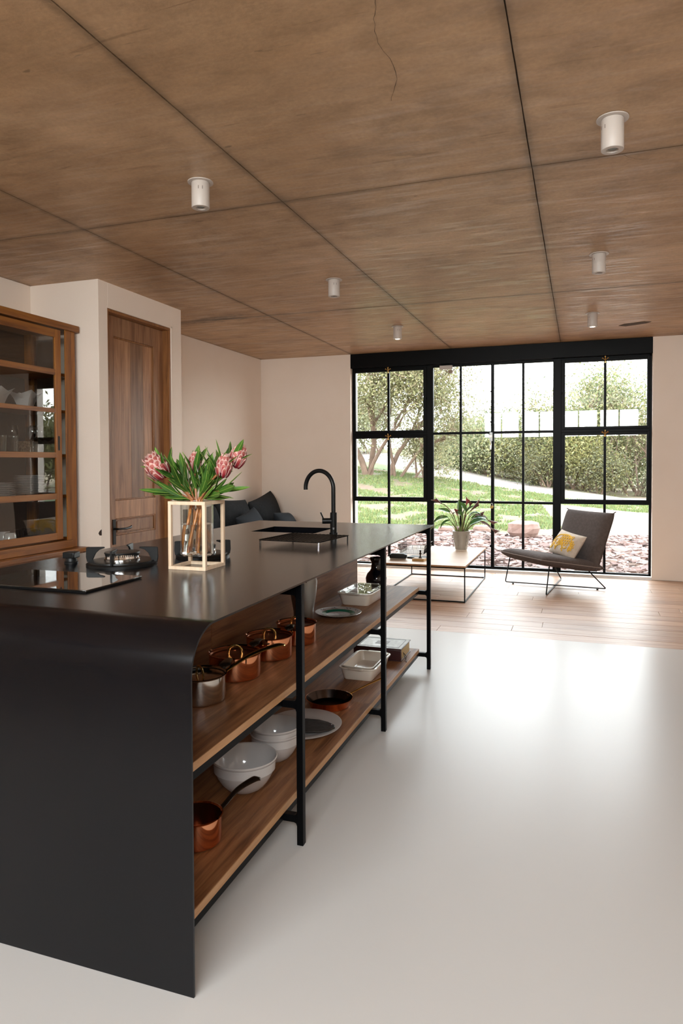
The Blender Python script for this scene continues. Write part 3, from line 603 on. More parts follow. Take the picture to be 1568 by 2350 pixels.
def protea(label, base_, head, hr, hh, nleaf, seed, openf=.3, tilt=None):
    rnd = random.Random(seed); B0 = Vector(base_); H = Vector(head); O = Vector((-1.449, 2.401, ZT+vh+.0))
    neck = Vector((O.x+(H.x-O.x)*.12, O.y+(H.y-O.y)*.12, ZT+vh+.004)); 
    lim = neck-Vector((O.x, O.y, neck.z)); 
    if lim.length > .05: neck = Vector((O.x, O.y, neck.z))+lim.normalized()*.05
    r = thing('protea', label, 'flower', tuple(neck), 0, 'proteas in the glass vase'); 
    w = lambda mb, nm, mt, **k: build(nm, mb, mt, r, world=True, **k)
    mid = neck.lerp(H, .55)+Vector((0, 0, .02)); path = smoothpath([neck, mid, H], 6)
    w(MB().tube(path, [.0052]*len(path), 8), 'stem', 'protea_stem')
    w(MB().tube(smoothpath([B0, B0.lerp(neck, .5)+Vector((0, 0, .004)), neck], 4), [.0062, .0058, .006, .0055, .006, .0052, .005, .005, .005], 8), 'wet_stem', 'wet_stem', label='orange stem seen through the glass')
    ax = ((H-mid).normalized() if tilt is None else Vector(tilt).normalized()); hb = H-ax*hh*.25
    e1 = ax.cross(Vector((.3, .2, 1))).normalized(); e2 = ax.cross(e1); mb = MB(); rows = 4
    for k in range(rows):
        t0 = k/(rows-1); nn = 10 if k else 8
        for j in range(nn):
            a = 2*math.pi*(j+.5*(k % 2))/nn+rnd.uniform(-.06, .06); rad = e1*math.cos(a)+e2*math.sin(a); sd = ax.cross(rad)
            zs = hh*(.0+.42*t0); L = hh*(.50+.10*t0); W = hr*(.60+.04*t0); V = []; ns = 6; sh = rnd.uniform(.8, 1.15)
            for i in range(ns+1):
                u = i/ns; q = (zs+L*u)/hh; prof = hr*(math.sin(math.pi*min(1, .14+.80*q))**.55)*(1-.10*t0)
                if q > .45: prof = max(prof, hr*openf*.80)
                wv = W*.5*(1-abs(1.75*u-.85)**2.6*.62)*(1 if u < .99 else .10); cen = hb+ax*(zs+L*u)+rad*(prof+.004*(1-t0)*(.3+u)+.0015)
                for sx_, dz_ in ((-1, -.0030), (-.70, -.0012), (0, 0), (.70, -.0012), (1, -.0030)): V.append(cen+sd*wv*sx_+rad*dz_)
            n0 = len(mb.v); mb.v += [tuple(p) for p in V]
            for i in range(ns):
                u = i/(ns-1); ci = [(.20, .012, .022), (.28, .020, .030), (.34, .035, .045), (.38, .060, .060), (.44, .12, .10), (.66, .40, .34)][i]; ce_ = (.68, .40, .36)
                for q in range(4):
                    col = ce_ if q in (0, 3) and i > 0 else ci; mb.f.append((n0+i*5+q, n0+i*5+q+1, n0+(i+1)*5+q+1, n0+(i+1)*5+q)); mb.c.append(tuple(x*sh for x in col))
    w(mb, 'flower_head', 'bract', smooth=0)
    hm = MB().lathe([(0, 0), (hr*.7, hh*.1), (hr*.86, hh*.4), (hr*.75, hh*.7), (hr*.45, hh*.84), (0, hh*.86)], n=16)
    M4 = Matrix((e1, e2, ax)).transposed().to_4x4(); M4.translation = hb; hm.xf(M4); w(hm, 'flower_core', 'bract_dark')
    for i in range(nleaf):
        t_ = .12+.80*(i/nleaf)+rnd.uniform(-.03, .03); p = neck.lerp(H, t_)+Vector((0, 0, .02*math.sin(math.pi*t_))); a = i*2.4+rnd.uniform(-.4, .4)
        g = (e1*math.cos(a)+e2*math.sin(a)); dr = (ax*rnd.uniform(.75, 1.1)+g*rnd.uniform(.35, .75)).normalized(); L = rnd.uniform(.095, .14)*(1.05-.15*t_); W = rnd.uniform(.022, .030)
        lm = leafmesh(MB(), p, dr, -g+ax*.3, L, W, rnd.uniform(-.5, .25), .3, 8)
        lo = w(lm, 'leaf', 'protea_leaf')
        rb = MB(); k3 = [Vector(lm.v[3*q+1]) for q in range(9)]; rb.tube([v for v in k3], [.0009]*8+[.0004], 4, False)
        build('midrib', MB_shift(rb, r), 'protea_rib', lo)
def MB_shift(mb, r):
    L = r.location; mb.v = [(a-L.x, b_-L.y, c-L.z) for a, b_, c in mb.v]; return mb
cx, cy = -1.449, 2.401
protea('large open pink protea facing forward, left of the bouquet', (cx-.05, cy-.02, ZT+.064), (-1.578, 2.345, 1.318), .042, .105, 14, 1, openf=.9, tilt=(-.30, -.52, .72))
protea('pink protea at the far left, half hidden behind the large open one', (cx-.04, cy-.035, ZT+.064), (-1.650, 2.42, 1.318), .036, .10, 11, 2, tilt=(-.50, .1, .85))
protea('slim pink protea bud in the middle of the bouquet', (cx+.045, cy-.01, ZT+.064), (-1.478, 2.43, 1.332), .024, .085, 14, 3, tilt=(.12, 0, 1))
protea('pink protea with dark open tip, right of centre in the bouquet', (cx-.01, cy-.048, ZT+.064), (-1.325, 2.395, 1.318), .030, .092, 14, 4, openf=.6, tilt=(.22, -.12, .95))
protea('highest pink protea, at the top right of the bouquet', (cx+.03, cy-.045, ZT+.064), (-1.308, 2.47, 1.355), .032, .098, 12, 5, tilt=(.35, .1, .9))
# extra leafy sprigs filling the bouquet
def sprig(label, base_, head, nleaf, seed):
    rnd = random.Random(seed); B0 = Vector(base_); H = Vector(head); neck = Vector((cx+(H.x-cx)*.2, cy+(H.y-cy)*.2, ZT+vh+.004))
    r = thing('leafy_sprig', label, 'foliage', tuple(neck), 0, 'leafy sprigs in the glass vase'); w = lambda mb, nm, mt, **k: build(nm, mb, mt, r, world=True, **k)
    w(MB().tube([B0, neck, neck.lerp(H, .5)+Vector((0, 0, .01)), H], [.004, .0038, .003, .002], 7), 'stem', 'protea_stem')
    ax = (H-neck).normalized(); e1 = ax.cross(Vector((.3, .2, 1))).normalized(); e2 = ax.cross(e1)
    for i in range(nleaf):
        t_ = .02+.98*i/nleaf; p = neck.lerp(H, t_); a = i*2.4+rnd.uniform(-.4, .4); g = e1*math.cos(a)+e2*math.sin(a)
        dr = (ax+g*rnd.uniform(.25, .7)).normalized(); lm = leafmesh(MB(), p, dr, -g+ax*.3, rnd.uniform(.09, .135), rnd.uniform(.020, .028), rnd.uniform(-.4, .3), .3, 8)
        lo = w(lm, 'leaf', 'protea_leaf'); rb = MB().tube([Vector(lm.v[3*q+1]) for q in range(9)], [.0009]*8+[.0004], 4, False); build('midrib', MB_shift(rb, r), 'protea_rib', lo)
sprig('leafy green sprig reaching right, low on the right side of the bouquet', (cx+.01, cy+.03, ZT+.064), (-1.315, 2.38, 1.245), 11, 21)
sprig('upright leafy sprig between the middle bud and the right proteas', (cx-.02, cy+.03, ZT+.064), (-1.405, 2.40, 1.275), 12, 22)
sprig('leafy green sprig leaning left, low on the left side of the bouquet', (cx+.035, cy+.02, ZT+.064), (-1.575, 2.385, 1.235), 11, 23)
sprig('leafy sprig at the back of the bouquet between the left flowers and the bud', (cx-.03, cy+.02, ZT+.064), (-1.53, 2.44, 1.30), 10, 24)
# ------------------------------------------------------------------ things on the shelves
def saucepan(kind, loc, rz, r, h, label, lid=True, hl=.20, grp=None):
    t = thing('saucepan', label, 'saucepan', loc, rz, grp); m = 'copper' if kind == 'copper' else 'steel'
    build('body', MB().lathe([(0, .0003), (r*.90, .0003), (r*.97, .004), (r, .012), (r, h-.004), (r+.005, h), (r+.0055, h+.0015), (r+.002, h+.0025), (r-.002, h-.002), (r-.002, .012), (0, .006)], n=48), m, t)
    build('lining', MB().lathe([(r-.0025, h-.004), (r-.0025, .013), (0, .0075)], n=40), 'copper_dark' if m == 'copper' else 'iron', t)
    if lid:
        build('lid', MB().lathe([(r-.003, h-.008), (r-.006, h-.013), (r*.7, h-.014), (r*.4, h-.010), (0, h-.009)], n=40), 'copper_dark' if m == 'copper' else 'steel', t)
        build('lid_handle', MB().tube(smoothpath([(-.026, 0, h-.012), (-.022, 0, h+.010), (-.010, 0, h+.022), (.010, 0, h+.022), (.022, 0, h+.010), (.026, 0, h-.012)], 5), .0028, 8, sy=2.0), 'brass', t)
    # cast handle along local -y: an arched flat bar with a wide end
    c = smoothpath([(0, -r+.002, h-.016), (0, -r-.02, h-.006), (0, -r-hl*.45, h+.030), (0, -r-hl*.85, h+.045), (0, -r-hl, h+.040)], 5); wd = np.interp(np.linspace(0, 1, len(c)), [0, .12, .45, .85, 1], [.020, .011, .012, .020, .006])
    rings = []
    for p, q in zip(c, wd): rings.append([tuple(p+Vector((q*math.cos(a), 0, .005*math.sin(a)))) for a in [2*math.pi*k/12 for k in range(12)]])
    build('handle', MB().loft(rings), 'iron' if m == 'copper' else 'brass', t, label='long cast handle')
    build('rivet', MB().lathe([(.004, 0), (.003, .003), (0, .004)], (.010, 0, 0), 8).lathe([(.004, 0), (.003, .003), (0, .004)], (-.010, 0, 0), 8).xf(Matrix.Translation((0, -r-.0006, h-.022)) @ Matrix.Rotation(math.pi/2, 4, 'X')), 'brass', t)
    return t
g1 = 'saucepans on the middle island shelf'
saucepan('steel', (-1.235, 2.055, MZ), math.radians(147), .088, .090, 'brushed steel saucepan nearest the black end panel', hl=.26, grp=g1)
saucepan('copper', (-1.245, 2.33, MZ), math.radians(22), .098, .092, 'copper saucepan directly behind the steel one', hl=.24, grp=g1)
saucepan('copper', (-1.235, 2.615, MZ), math.radians(15), .096, .092, 'copper saucepan just before the nearest island leg, third in the row', hl=.24, grp=g1)
saucepan('copper', (-1.215, 2.86, MZ), math.radians(17), .088, .09, 'copper saucepan seen through behind the nearest leg, last in the row', hl=.22, grp=g1)
saucepan('copper', (-1.165, 1.915, LZ), math.radians(150), .078, .088, 'open copper saucepan on the lowest shelf beside the end panel', lid=False, hl=.165)
# steel jug with clamp
t = thing('steel_jug', 'polished steel jug with a black clamp handle behind the copper pans', 'jug', (-1.285, 3.115, MZ))
build('body', MB().lathe([(0, .0003), (.04, .0003), (.046, .02), (.050, .09), (.064, .17), (.068, .23), (.062, .27), (.052, .30), (.048, .30), (.056, .26), (.045, .09), (0, .02)], n=40), 'dull_steel', t)
build('clamp', MB().tube([(.03, -.045, .385), (.03, -.045, .19)], .008, 12).tube([(-.04, -.052, .245), (.04, -.052, .245)], .012, 10).lathe([(0, 0), (.016, .004), (.019, .012), (.016, .02), (0, .024)], (.03, -.045, .27), 16).tube([(.0, -.06, .24), (.02, -.07, .12), (.03, -.066, .04)], [.008, .010, .004], 8), 'iron', t, label='black clamp handle')
# plate
t = thing('dinner_plate', 'white plate with green ring and dark floral motifs on the middle shelf', 'plate', (-1.215, 3.43, MZ))
build('dish', MB().lathe([(0, .0003), (.06, .0003), (.068, .003), (.121, .018), (.124, .0205), (.121, .021), (.072, .008), (.064, .0055), (0, .0055)], n=56), 'ceramic', t)
build('green_ring', MB().lathe([(.090, .0136), (.078, .0108), (.070, .0088), (.064, .0066)], n=56), 'green_glaze', t, label='green glazed ring')
mt_ = MB()
for k in range(9):
    a = k*.7; rr = .10
    for j in range(5):
        q = a+.07*j-.14; r2 = rr+.006*((j*7+k) % 3-1); c0 = Vector((math.cos(q)*r2, math.sin(q)*r2, .0135+(r2-.094)*.30)); mt_.add([c0+Vector((.0055*math.cos(z), .0055*math.sin(z), .0022*math.cos(z-q))) for z in [1.05*i for i in range(6)]], [tuple(range(6))])
for k in range(12):
    q = k*1.9; r2 = .008+.0032*k; c0 = Vector((math.cos(q)*r2, math.sin(q)*r2, .0059)); mt_.add([c0+Vector((.007*math.cos(z), .004*math.sin(z), 0)) for z in [1.05*i for i in range(6)]], [tuple(range(6))])
build('motif', mt_, 'print_dark', t, smooth=0, kind='stuff', label='dark printed flowers')
def rr(cx_, cy_, hx, hy, r, z, n=5):
    out = []
    for sx, sy, a0 in ((1, 1, 0), (-1, 1, 90), (-1, -1, 180), (1, -1, 270)):
        for i in range(n+1): a = math.radians(a0+90*i/n); out.append((cx_+sx*(hx-r)+r*math.cos(a), cy_+sy*(hy-r)+r*math.sin(a), z))
    return out
def baker(loc, rz, label, hx, hy, h, glass):
    t = thing('baking_dish', label, 'baking dish', loc, rz, 'cream rectangular bakers on the island shelves')
    rings = [rr(0, 0, hx-.028, hy-.028, .02, .0003), rr(0, 0, hx-.022, hy-.022, .026, .006), rr(0, 0, hx-.009, hy-.009, .032, h-.012), rr(0, 0, hx, hy, .036, h-.006), rr(0, 0, hx, hy, .036, h), rr(0, 0, hx-.010, hy-.010, .03, h+.0005), rr(0, 0, hx-.014, hy-.014, .028, h-.006), rr(0, 0, hx-.028, hy-.028, .02, .012), rr(0, 0, hx-.034, hy-.034, .016, .009)]
    build('dish', MB().loft(rings), 'cream', t)
    for s_ in (-1, 1): build('handle', MB().loft([rr(0, s_*(hy+.002), .042, .014, .012, h-.005), rr(0, s_*(hy+.004), .044, .016, .014, h-.001), rr(0, s_*(hy+.002), .042, .014, .012, h+.001)]), 'cream', t)
    if glass == 1:
        build('glass_lid', MB().loft([rr(0, 0, hx-.012, hy-.012, .028, h+.002), rr(0, 0, hx-.010, hy-.010, .028, h+.007), rr(0, 0, hx-.026, hy-.026, .024, h+.009), rr(0, 0, hx-.040, hy-.040, .02, h-.008), rr(0, 0, hx-.044, hy-.044, .02, h-.012), rr(0, 0, hx-.03, hy-.03, .02, h+.002)]), 'clear_glass', t, label='clear glass lid')
    else:
        build('liner', MB().loft([rr(0, 0, hx-.016, hy-.016, .028, h+.001), rr(0, 0, hx-.014, hy-.014, .028, h+.006), rr(0, 0, hx-.022, hy-.022, .024, h+.006), rr(0, 0, hx-.038, hy-.038, .02, .026), rr(0, 0, hx-.042, hy-.042, .018, .024)], cap0=False), 'cream', t)
baker((-1.205, 3.835, MZ), -.03, 'cream baking dish with clear glass lid on the middle shelf', .105, .168, .072, 1)
baker((-1.175, 3.79, LZ), .0, 'open cream baking dish with a nested liner on the lowest shelf', .108, .185, .072, 0)
t = thing('black_vase', 'black glazed vase with round belly and flared angular neck at the shelf end', 'vase', (-1.25, 4.27, MZ))
build('body', MB().lathe([(0, .0003), (.04, .0003), (.056, .012), (.067, .04), (.068, .065), (.058, .092), (.040, .112), (.033, .125), (.031, .15)], n=40), 'black_gloss', t)
build('neck', MB().lathe([(.031, .150), (.034, .165), (.042, .182), (.044, .195), (.041, .197), (.034, .18), (.028, .15)], n=8), 'black_gloss', t, smooth=0)
# bowls
def bowl(name, loc, r, h, label, grp=None):
    pr = [(0, .0003), (r*.42, .0003), (r*.47, .004), (r*.62, h*.13), (r*.76, h*.30), (r*.865, h*.48), (r*.925, h*.62), (r*.95, h*.635), (r*.965, h*.90), (r*1.0, h*.93), (r*1.01, h*.97), (r*.99, h), (r*.955, h*.985), (r*.93, h*.88), (r*.915, h*.82), (r*.84, h*.5), (r*.72, h*.3), (r*.55, h*.13), (r*.35, .010), (0, .008)]
    o = build(name, MB().lathe(pr, n=56), 'ceramic'); o.location = loc; return tag(o, label, 'bowl', grp)
bg_ = 'white glazed mixing bowls on the lowest shelf'
bowl('mixing_bowl', (-1.185, 2.285, LZ), .122, .125, 'largest white mixing bowl, nearest on the lowest shelf', bg_)
bowl('mixing_bowl', (-1.185, 2.56, LZ), .104, .115, 'lower white bowl of the nested pair behind the nearest leg', bg_)
bowl('mixing_bowl', (-1.185, 2.56, LZ+.026), .1045, .118, 'upper white bowl nested in another behind the nearest leg', bg_)
# platter with dark fish
t = thing('serving_platter', 'white oval platter with a dark glazed fish on the lowest shelf', 'platter', (-1.20, 2.90, LZ))
build('dish', MB().lathe([(0, .0003), (.11, .0003), (.12, .003), (.185, .018), (.189, .021), (.184, .0225), (.125, .009), (.11, .007), (0, .007)], n=60, sx=.93, sy=1.0), 'ceramic', t)
fish = [(-.155, .00), (-.15, .055), (-.128, .068), (-.118, .045), (-.09, .03), (-.04, .045), (.02, .055), (.08, .045), (.125, .02), (.16, -.015), (.165, -.045), (.14, -.075), (.10, -.095), (.04, -.10), (-.02, -.085), (-.07, -.05), (-.10, -.02), (-.13, -.035), (-.15, -.03)]
a_ = math.radians(15)
fb = MB().prism([(x*math.cos(a_)*.95-y_*math.sin(a_), x*math.sin(a_)*.95+y_*math.cos(a_)-.02) for x, y_ in fish], .0225, .031)
build('fish', fb, 'fish', t, bev=.004, smooth=30, label='dark relief fish with fins')
build('fish_eye', MB().lathe([(.008, 0), (.006, .002), (.003, .0035), (0, .003)], (.135, -.005, .031), 12), 'print_dark', t)
# frying pan
t = thing('frying_pan', 'copper frying pan with long brass handle on the lowest shelf', 'frying pan', (-1.185, 3.205, LZ), math.radians(143))
r_ = .117; build('body', MB().lathe([(0, .0003), (r_*.78, .0003), (r_*.84, .004), (r_, .042), (r_+.003, .044), (r_-.001, .0445), (r_*.83, .007), (r_*.76, .004), (0, .004)], n=56), 'copper', t)
build('lining', MB().lathe([(r_-.001, .0449), (r_*.83, .0075), (r_*.76, .0045), (0, .0045)], n=56), simple('dark_tin_lining', (.06, .045, .04), .18, 1.0), t)
rings = []
for p, q in zip(smoothpath([(0, -r_+.01, .03), (0, -r_-.03, .042), (0, -r_-.12, .062), (0, -r_-.20, .078), (0, -r_-.225, .082)], 4), np.interp(np.linspace(0, 1, 17), [0, .1, .5, .9, 1], [.014, .007, .007, .011, .004])):
    rings.append([tuple(p+Vector((q*math.cos(a), 0, .004*math.sin(a)))) for a in [2*math.pi*k/10 for k in range(10)]])
build('handle', MB().loft(rings), 'brass', t)
# big book
t = thing('old_cookbook', 'thick old book with silver cover and gilt page edges at the lowest shelf end', 'book', (-1.18, 4.175, LZ))
P_('back_cover', MB().box(-1.335, -1.028, 4.05, 4.30, LZ+.0003, LZ+.005), 'leather', t, bev=.001)
P_('front_cover', MB().box(-1.335, -1.028, 4.05, 4.30, LZ+.071, LZ+.076), 'leather', t, bev=.001)
P_('cover_plate', MB().box(-1.33, -1.033, 4.055, 4.295, LZ+.0762, LZ+.0775), 'book_cover', t, bev=.0005, label='silvery embossed cover')
pm = MB()
for x0, x1, y0_, y1_ in ((-1.31, -1.05, 4.075, 4.08), (-1.31, -1.05, 4.27, 4.275), (-1.31, -1.305, 4.08, 4.27), (-1.055, -1.05, 4.08, 4.27), (-1.22, -1.14, 4.14, 4.21)): pm.box(x0, x1, y0_, y1_, LZ+.0776, LZ+.0785)
P_('cover_border', pm, 'print_dark', t, label='raised border lines')
P_('pages', MB().box(-1.33, -1.036, 4.068, 4.292, LZ+.0052, LZ+.0708), 'gold_page', t)
P_('spine', MB().box(-1.335, -1.03, 4.050, 4.067, LZ+.0052, LZ+.0708), 'leather', t, bev=.004)
P_('ribbon', MB().tube([(-1.034, 4.12, LZ+.04), (-1.015, 4.12, LZ+.02), (-1.005, 4.08, LZ+.0035), (-.993, 4.05, LZ+.003)], .002, 5).tube([(-1.034, 4.13, LZ+.035), (-1.02, 4.11, LZ+.01), (-1.00, 4.06, LZ+.003)], .0016, 5), 'black_plastic', t, label='dark bookmark ribbon')
# ------------------------------------------------------------------ pine china cabinet
CX = -3.63; cb = thing('china_cabinet', 'tall honey pine cabinet with sliding glazed doors in the wall recess', 'cabinet', (-3.85, 3.35, 0))
C_ = lambda n_, m, mt, par=cb, **k: build(n_, m, mt, par, world=True, **k)
CY0, CY1 = 2.42, 4.29
C_('cornice', MB().box(-4.09, CX+.012, CY0-.04, CY1+.03, 2.345, 2.395), 'pine_y', bev=.003)
C_('back', MB().box(-4.09, -4.07, CY0, CY1, .72, 2.345), 'pine_dark')
for y0, y1 in ((4.180, 4.232), (CY0, CY0+.055)): C_('front_post', MB().box(CX-.010, CX, y0, y1, .775, 2.345), 'pine', bev=.002)
C_('corner_post', MB().box(CX-.05, CX-.006, 4.234, CY1, .715, 2.345), 'pine', bev=.002)
C_('rear_post', MB().box(-4.069, -4.0, 4.235, CY1, .715, 2.345), 'pine', bev=.002)
C_('side_panel', MB().box(-4.069, CX-.05, CY0, CY0+.02, .72, 2.345), 'pine')
C_('side_glass', MB().box(-4.0, CX-.05, 4.262, 4.267, .77, 2.30), 'cab_glass', smooth=0)
C_('base_rail', MB().box(CX-.05, CX+.004, CY0, 4.232, .715, .775), 'pine_y', bev=.002)
C_('bottom', MB().box(-4.069, CX-.05, CY0+.02, 4.234, .755, .795), 'pine_y')
SZ = [1.09, 1.395, 1.725, 2.00]
for z in SZ: C_('shelf', MB().box(-4.069, CX-.052, CY0+.021, 4.234, z+.004, z+.026), 'pine_y')
for y0, y1, x in ((3.26, 4.140, CX-.006), (CY0+.05, 3.34, CX-.030)):
    st = .058; d = C_('sliding_door', MB().box(x-.02, x, y0, y0+st, .79, 2.335).box(x-.02, x, y1-st, y1, .79, 2.335), 'pine', bev=.002)
    for z0, z1 in ((.79, .840), (SZ[0]-.002, SZ[0]+.042), (SZ[1]-.002, SZ[1]+.038), (SZ[2]-.002, SZ[2]+.030), (SZ[3], SZ[3]+.042), (2.275, 2.335)):
        C_('door_rail', MB().box(x-.019, x-.001, y0+st, y1-st, z0, z1), 'pine_y', d, bev=.0015)
    for z0, z1 in ((.84, SZ[0]), (SZ[0]+.042, SZ[1]), (SZ[1]+.038, SZ[2]), (SZ[2]+.03, SZ[3]), (SZ[3]+.042, 2.275)):
        C_('pane', MB().box(x-.012, x-.009, y0+st, y1-st, z0, z1), 'cab_glass', d, smooth=0)
    if y1 > 4:
        q = [(4.108+.010*math.cos(a)*1, 1.50+(.044 if math.sin(a) > 0 else -.044)+.010*math.sin(a)) for a in [2*math.pi*k/16+.01 for k in range(16)]]
        C_('finger_pull', MB().prism(q, x-.004, x+.0008, 'x'), 'black_plastic', d, smooth=0)
C_('countertop', MB().box(-4.09, -3.55, CY0-.03, 4.325, .683, .713), 'pine_y', bev=.003)
C_('lower_case', MB().box(-4.08, -3.58, CY0, 4.29, .02, .682), 'pine_y', bev=.002)
for i in range(3): C_('cupboard_door', MB().box(-3.579, -3.562, CY0+.02+i*.61, CY0+.02+i*.61+.60, .06, .66), 'pine', bev=.003)
# crockery
def stack(n, loc, r, label, grp, dz=.0095):
    pr = [(0, .0003), (r*.55, .0003), (r*.62, .003), (r*.98, .011), (r, .0135), (r*.97, .0140), (r*.62, .006), (0, .0045)]
    me = build('dinner_plate', MB().lathe(pr, n=40), 'ceramic'); me.location = loc; tag(me, label(0), 'plate', grp)
    for i in range(1, n):
        o = me.copy(); COL.objects.link(o); o.location = (loc[0]+random.uniform(-.002, .002), loc[1]+random.uniform(-.002, .002), loc[2]+dz*i); o['label'] = label(i)
ordn = ['lowest', 'second', 'third', 'fourth', 'fifth', 'sixth', 'seventh', 'eighth', 'ninth', 'tenth', 'eleventh', 'twelfth']
SB = lambda k: (.795 if k < 0 else SZ[k]+.026)
stack(11, (-3.83, 4.045, SB(0)+.012), .128, lambda i: ('lowest' if i == 0 else 'topmost' if i == 10 else ordn[i]+' from the bottom')+' white plate in the tall right stack in the cabinet', 'white plates in the tall right cabinet stack', .0125)
stack(8, (-3.83, 3.755, SB(0)+.001), .095, lambda i: ('lowest' if i == 0 else 'topmost' if i == 7 else ordn[i]+' from the bottom')+' small white plate in the left stack in the cabinet', 'small white plates in the left cabinet stack', .0125)
o = build('plate_stand', MB().lathe([(0, 0), (.05, 0), (.045, .0115), (0, .0118)], n=24), 'steel'); o.location = (-3.83, 4.045, SB(0)+.0002); tag(o, 'small metal stand under the tall stack of white plates', 'stand')
def mug(loc, label):
    t = thing('white_mug', label, 'mug', loc, 0, 'white mugs in the cabinet bottom'); build('body', MB().lathe([(.041, .0003), (.043, .003), (.040, .06), (.032, .077), (0, .079), (0, .075), (.03, .073), (.037, .058), (.039, .0003), (.041, .0003)], n=32), 'ceramic', t)
mug((-3.74, 3.74, SB(-1)), 'upturned white mug at the front left of the cabinet bottom'); mug((-3.85, 3.80, SB(-1)), 'upturned white mug behind the front one in the cabinet bottom')
def tumbler(loc, label, grp, r=.033, h=.09, r2=None, m='clear_glass'):
    r2 = r2 or r*1.15; o = build('glass_tumbler', MB().lathe([(0, .0003), (r, .0003), (r2, h), (r2-.002, h), (r-.002, .008), (0, .008)], n=28), m); o.location = loc; tag(o, label, 'glass', grp)
MT['smoke_glass'] = thinglass('smoked_glass', (.35, .35, .36), .02, gain=2)
for k, (x, y_) in enumerate(((-3.77, 3.905), (-3.76, 3.985), (-3.85, 3.93), (-3.85, 4.02))):
    tumbler((x, y_, SB(-1)), ('front left', 'front right', 'rear left', 'rear right')[k]+' dark glass tumbler of the four in the cabinet bottom', 'dark glass tumblers', .036, .078, m='smoke_glass')
for k, (x, y_) in enumerate(((-3.76, 3.70), (-3.76, 3.80), (-3.86, 3.76))):
    tumbler((x, y_, SB(1)), ('left', 'right', 'rear')[k]+' clear tall tumbler of the three on the middle cabinet shelf', 'clear tumblers', .03, .125)
for k, (x, y_) in enumerate(((-3.74, 4.055), (-3.74, 3.965), (-3.88, 4.09), (-3.85, 3.89), (-3.80, 4.18))):
    t = thing('wine_glass', ('front right wine glass behind the sliding door stile', 'front left wine glass in the middle cabinet shelf', 'rear wine glass before the wicker box', 'leftmost wine glass on the middle cabinet shelf', 'wine glass seen in the gap beside the cabinet post')[k], 'wine glass', (x, y_, SB(1)), 0, 'wine glasses in the cabinet')
    build('bowl', MB().lathe([(.004, .095), (.022, .105), (.037, .135), (.038, .165), (.031, .205), (.0295, .205), (.036, .165), (.035, .136), (.02, .108), (0, .10)], n=28), 'clear_glass', t)
    build('stem', MB().lathe([(0, .0003), (.033, .0003), (.033, .002), (.006, .005), (.0035, .02), (.0035, .085), (.004, .095), (0, .096)], n=24), 'clear_glass', t)
for k, (x, y_, r) in enumerate(((-3.81, 3.70, .13), (-3.82, 3.98, .13))):
    t = thing('square_bowl', ('left' if k == 0 else 'right')+' white square flared bowl on the upper cabinet shelf', 'bowl', (x, y_, SB(2)), .3, 'square flared bowls in the cabinet')
    rings = []
    for s_, z in ((.38, .0003), (.45, .02), (.62, .07), (.88, .115), (1.0, .128), (.97, .128), (.58, .07), (.4, .022), (.34, .016)):
        ring = []
        for c_ in range(4):
            for j in range(6):
                u = j/6; a = math.radians(45+90*c_); b2 = math.radians(45+90*(c_+1)); p = Vector((math.cos(a), math.sin(a))).lerp(Vector((math.cos(b2), math.sin(b2))), u); ed = 1-abs(2*u-1); ring.append((p.x*r*s_, p.y*r*s_, z-(.03*ed*(s_ > .8))))
        rings.append(ring)
    build('bowl_body', MB().loft(rings), 'ceramic', t)
t = thing('serving_tray', 'long white ceramic tray on the top cabinet shelf', 'tray', (-3.80, 4.03, SB(3)), .0)
build('tray_body', MB().loft([rr(0, 0, .07, .15, .01, .0003), rr(0, 0, .085, .165, .012, .03), rr(0, 0, .082, .162, .012, .03), rr(0, 0, .066, .146, .01, .006)]), 'ceramic', t)
t = thing('wicker_box', 'small woven box with a pale lid front behind the wine glasses', 'box', (-3.99, 4.135, SB(1)), 0)
build('box_body', MB().box(-.05, .05, -.045, .03, .0003, .10), 'wicker', t, bev=.003); build('front_card', MB().box(-.05, .05, .031, .095, .0003, .10), 'linen', t, bev=.002)
# ------------------------------------------------------------------ lounge: chair, cushion, table, plant, sofa
FA = math.atan2(-.62, -.78)
ch = thing('lounge_chair', 'low taupe fabric lounge chair on crossed black wire legs by the window', 'chair', (-.26, 7.70, 0), FA-math.pi/2)
def slab(p0, p1, W, T, nu=26, nv=22, ex=8, puff=.25, un=None):
    # p0, p1 in (forward, height); W across; returns a puffy slab with pinched edges
    p0, p1 = Vector((0, *p0)), Vector((0, *p1)); ax = (p1-p0); L = ax.length; ax.normalize(); nrm = Vector((1, 0, 0)).cross(ax).normalized(); mb = MB(); V = []; F = []
    for side in (1, -1):
        n0 = len(V)
        for i in range(nu+1):
            for j in range(nv+1):
                u = -math.cos(math.pi*i/nu); v = -math.cos(math.pi*j/nv); e = max(0, (1-abs(u)**ex))**.5*max(0, (1-abs(v)**ex))**.5
                wv = W/2*v*(1-.018*(1-u*u)); lu = L/2*(1+u*(1-.02*(1-v*v)))
                bp_ = 1-puff*.3*(u*u+v*v)/2
                V.append(p0+ax*lu+Vector((wv, 0, 0))+nrm*(side*T/2*e*bp_))
        for i in range(nu):
            for j in range(nv):
                q = (n0+i*(nv+1)+j, n0+(i+1)*(nv+1)+j, n0+(i+1)*(nv+1)+j+1, n0+i*(nv+1)+j+1); F.append(q if side > 0 else q[::-1])
    return mb.add(V, F)
HW = .375
build('seat', slab((.435, .360), (-.345, .232), HW*2, .125), 'chair_fabric', ch, smooth=60)
build('backrest', slab((-.245, .205), (-.47, .805), HW*2, .120), 'chair_fabric', ch, smooth=60)
sm = MB().tube([(-HW, .435, .360), (HW, .435, .360)], .0035, 6).tube([(HW, .435, .360), (HW, -.30, .240)], .0035, 6).tube([(-HW, .435, .360), (-HW, -.30, .240)], .0035, 6)
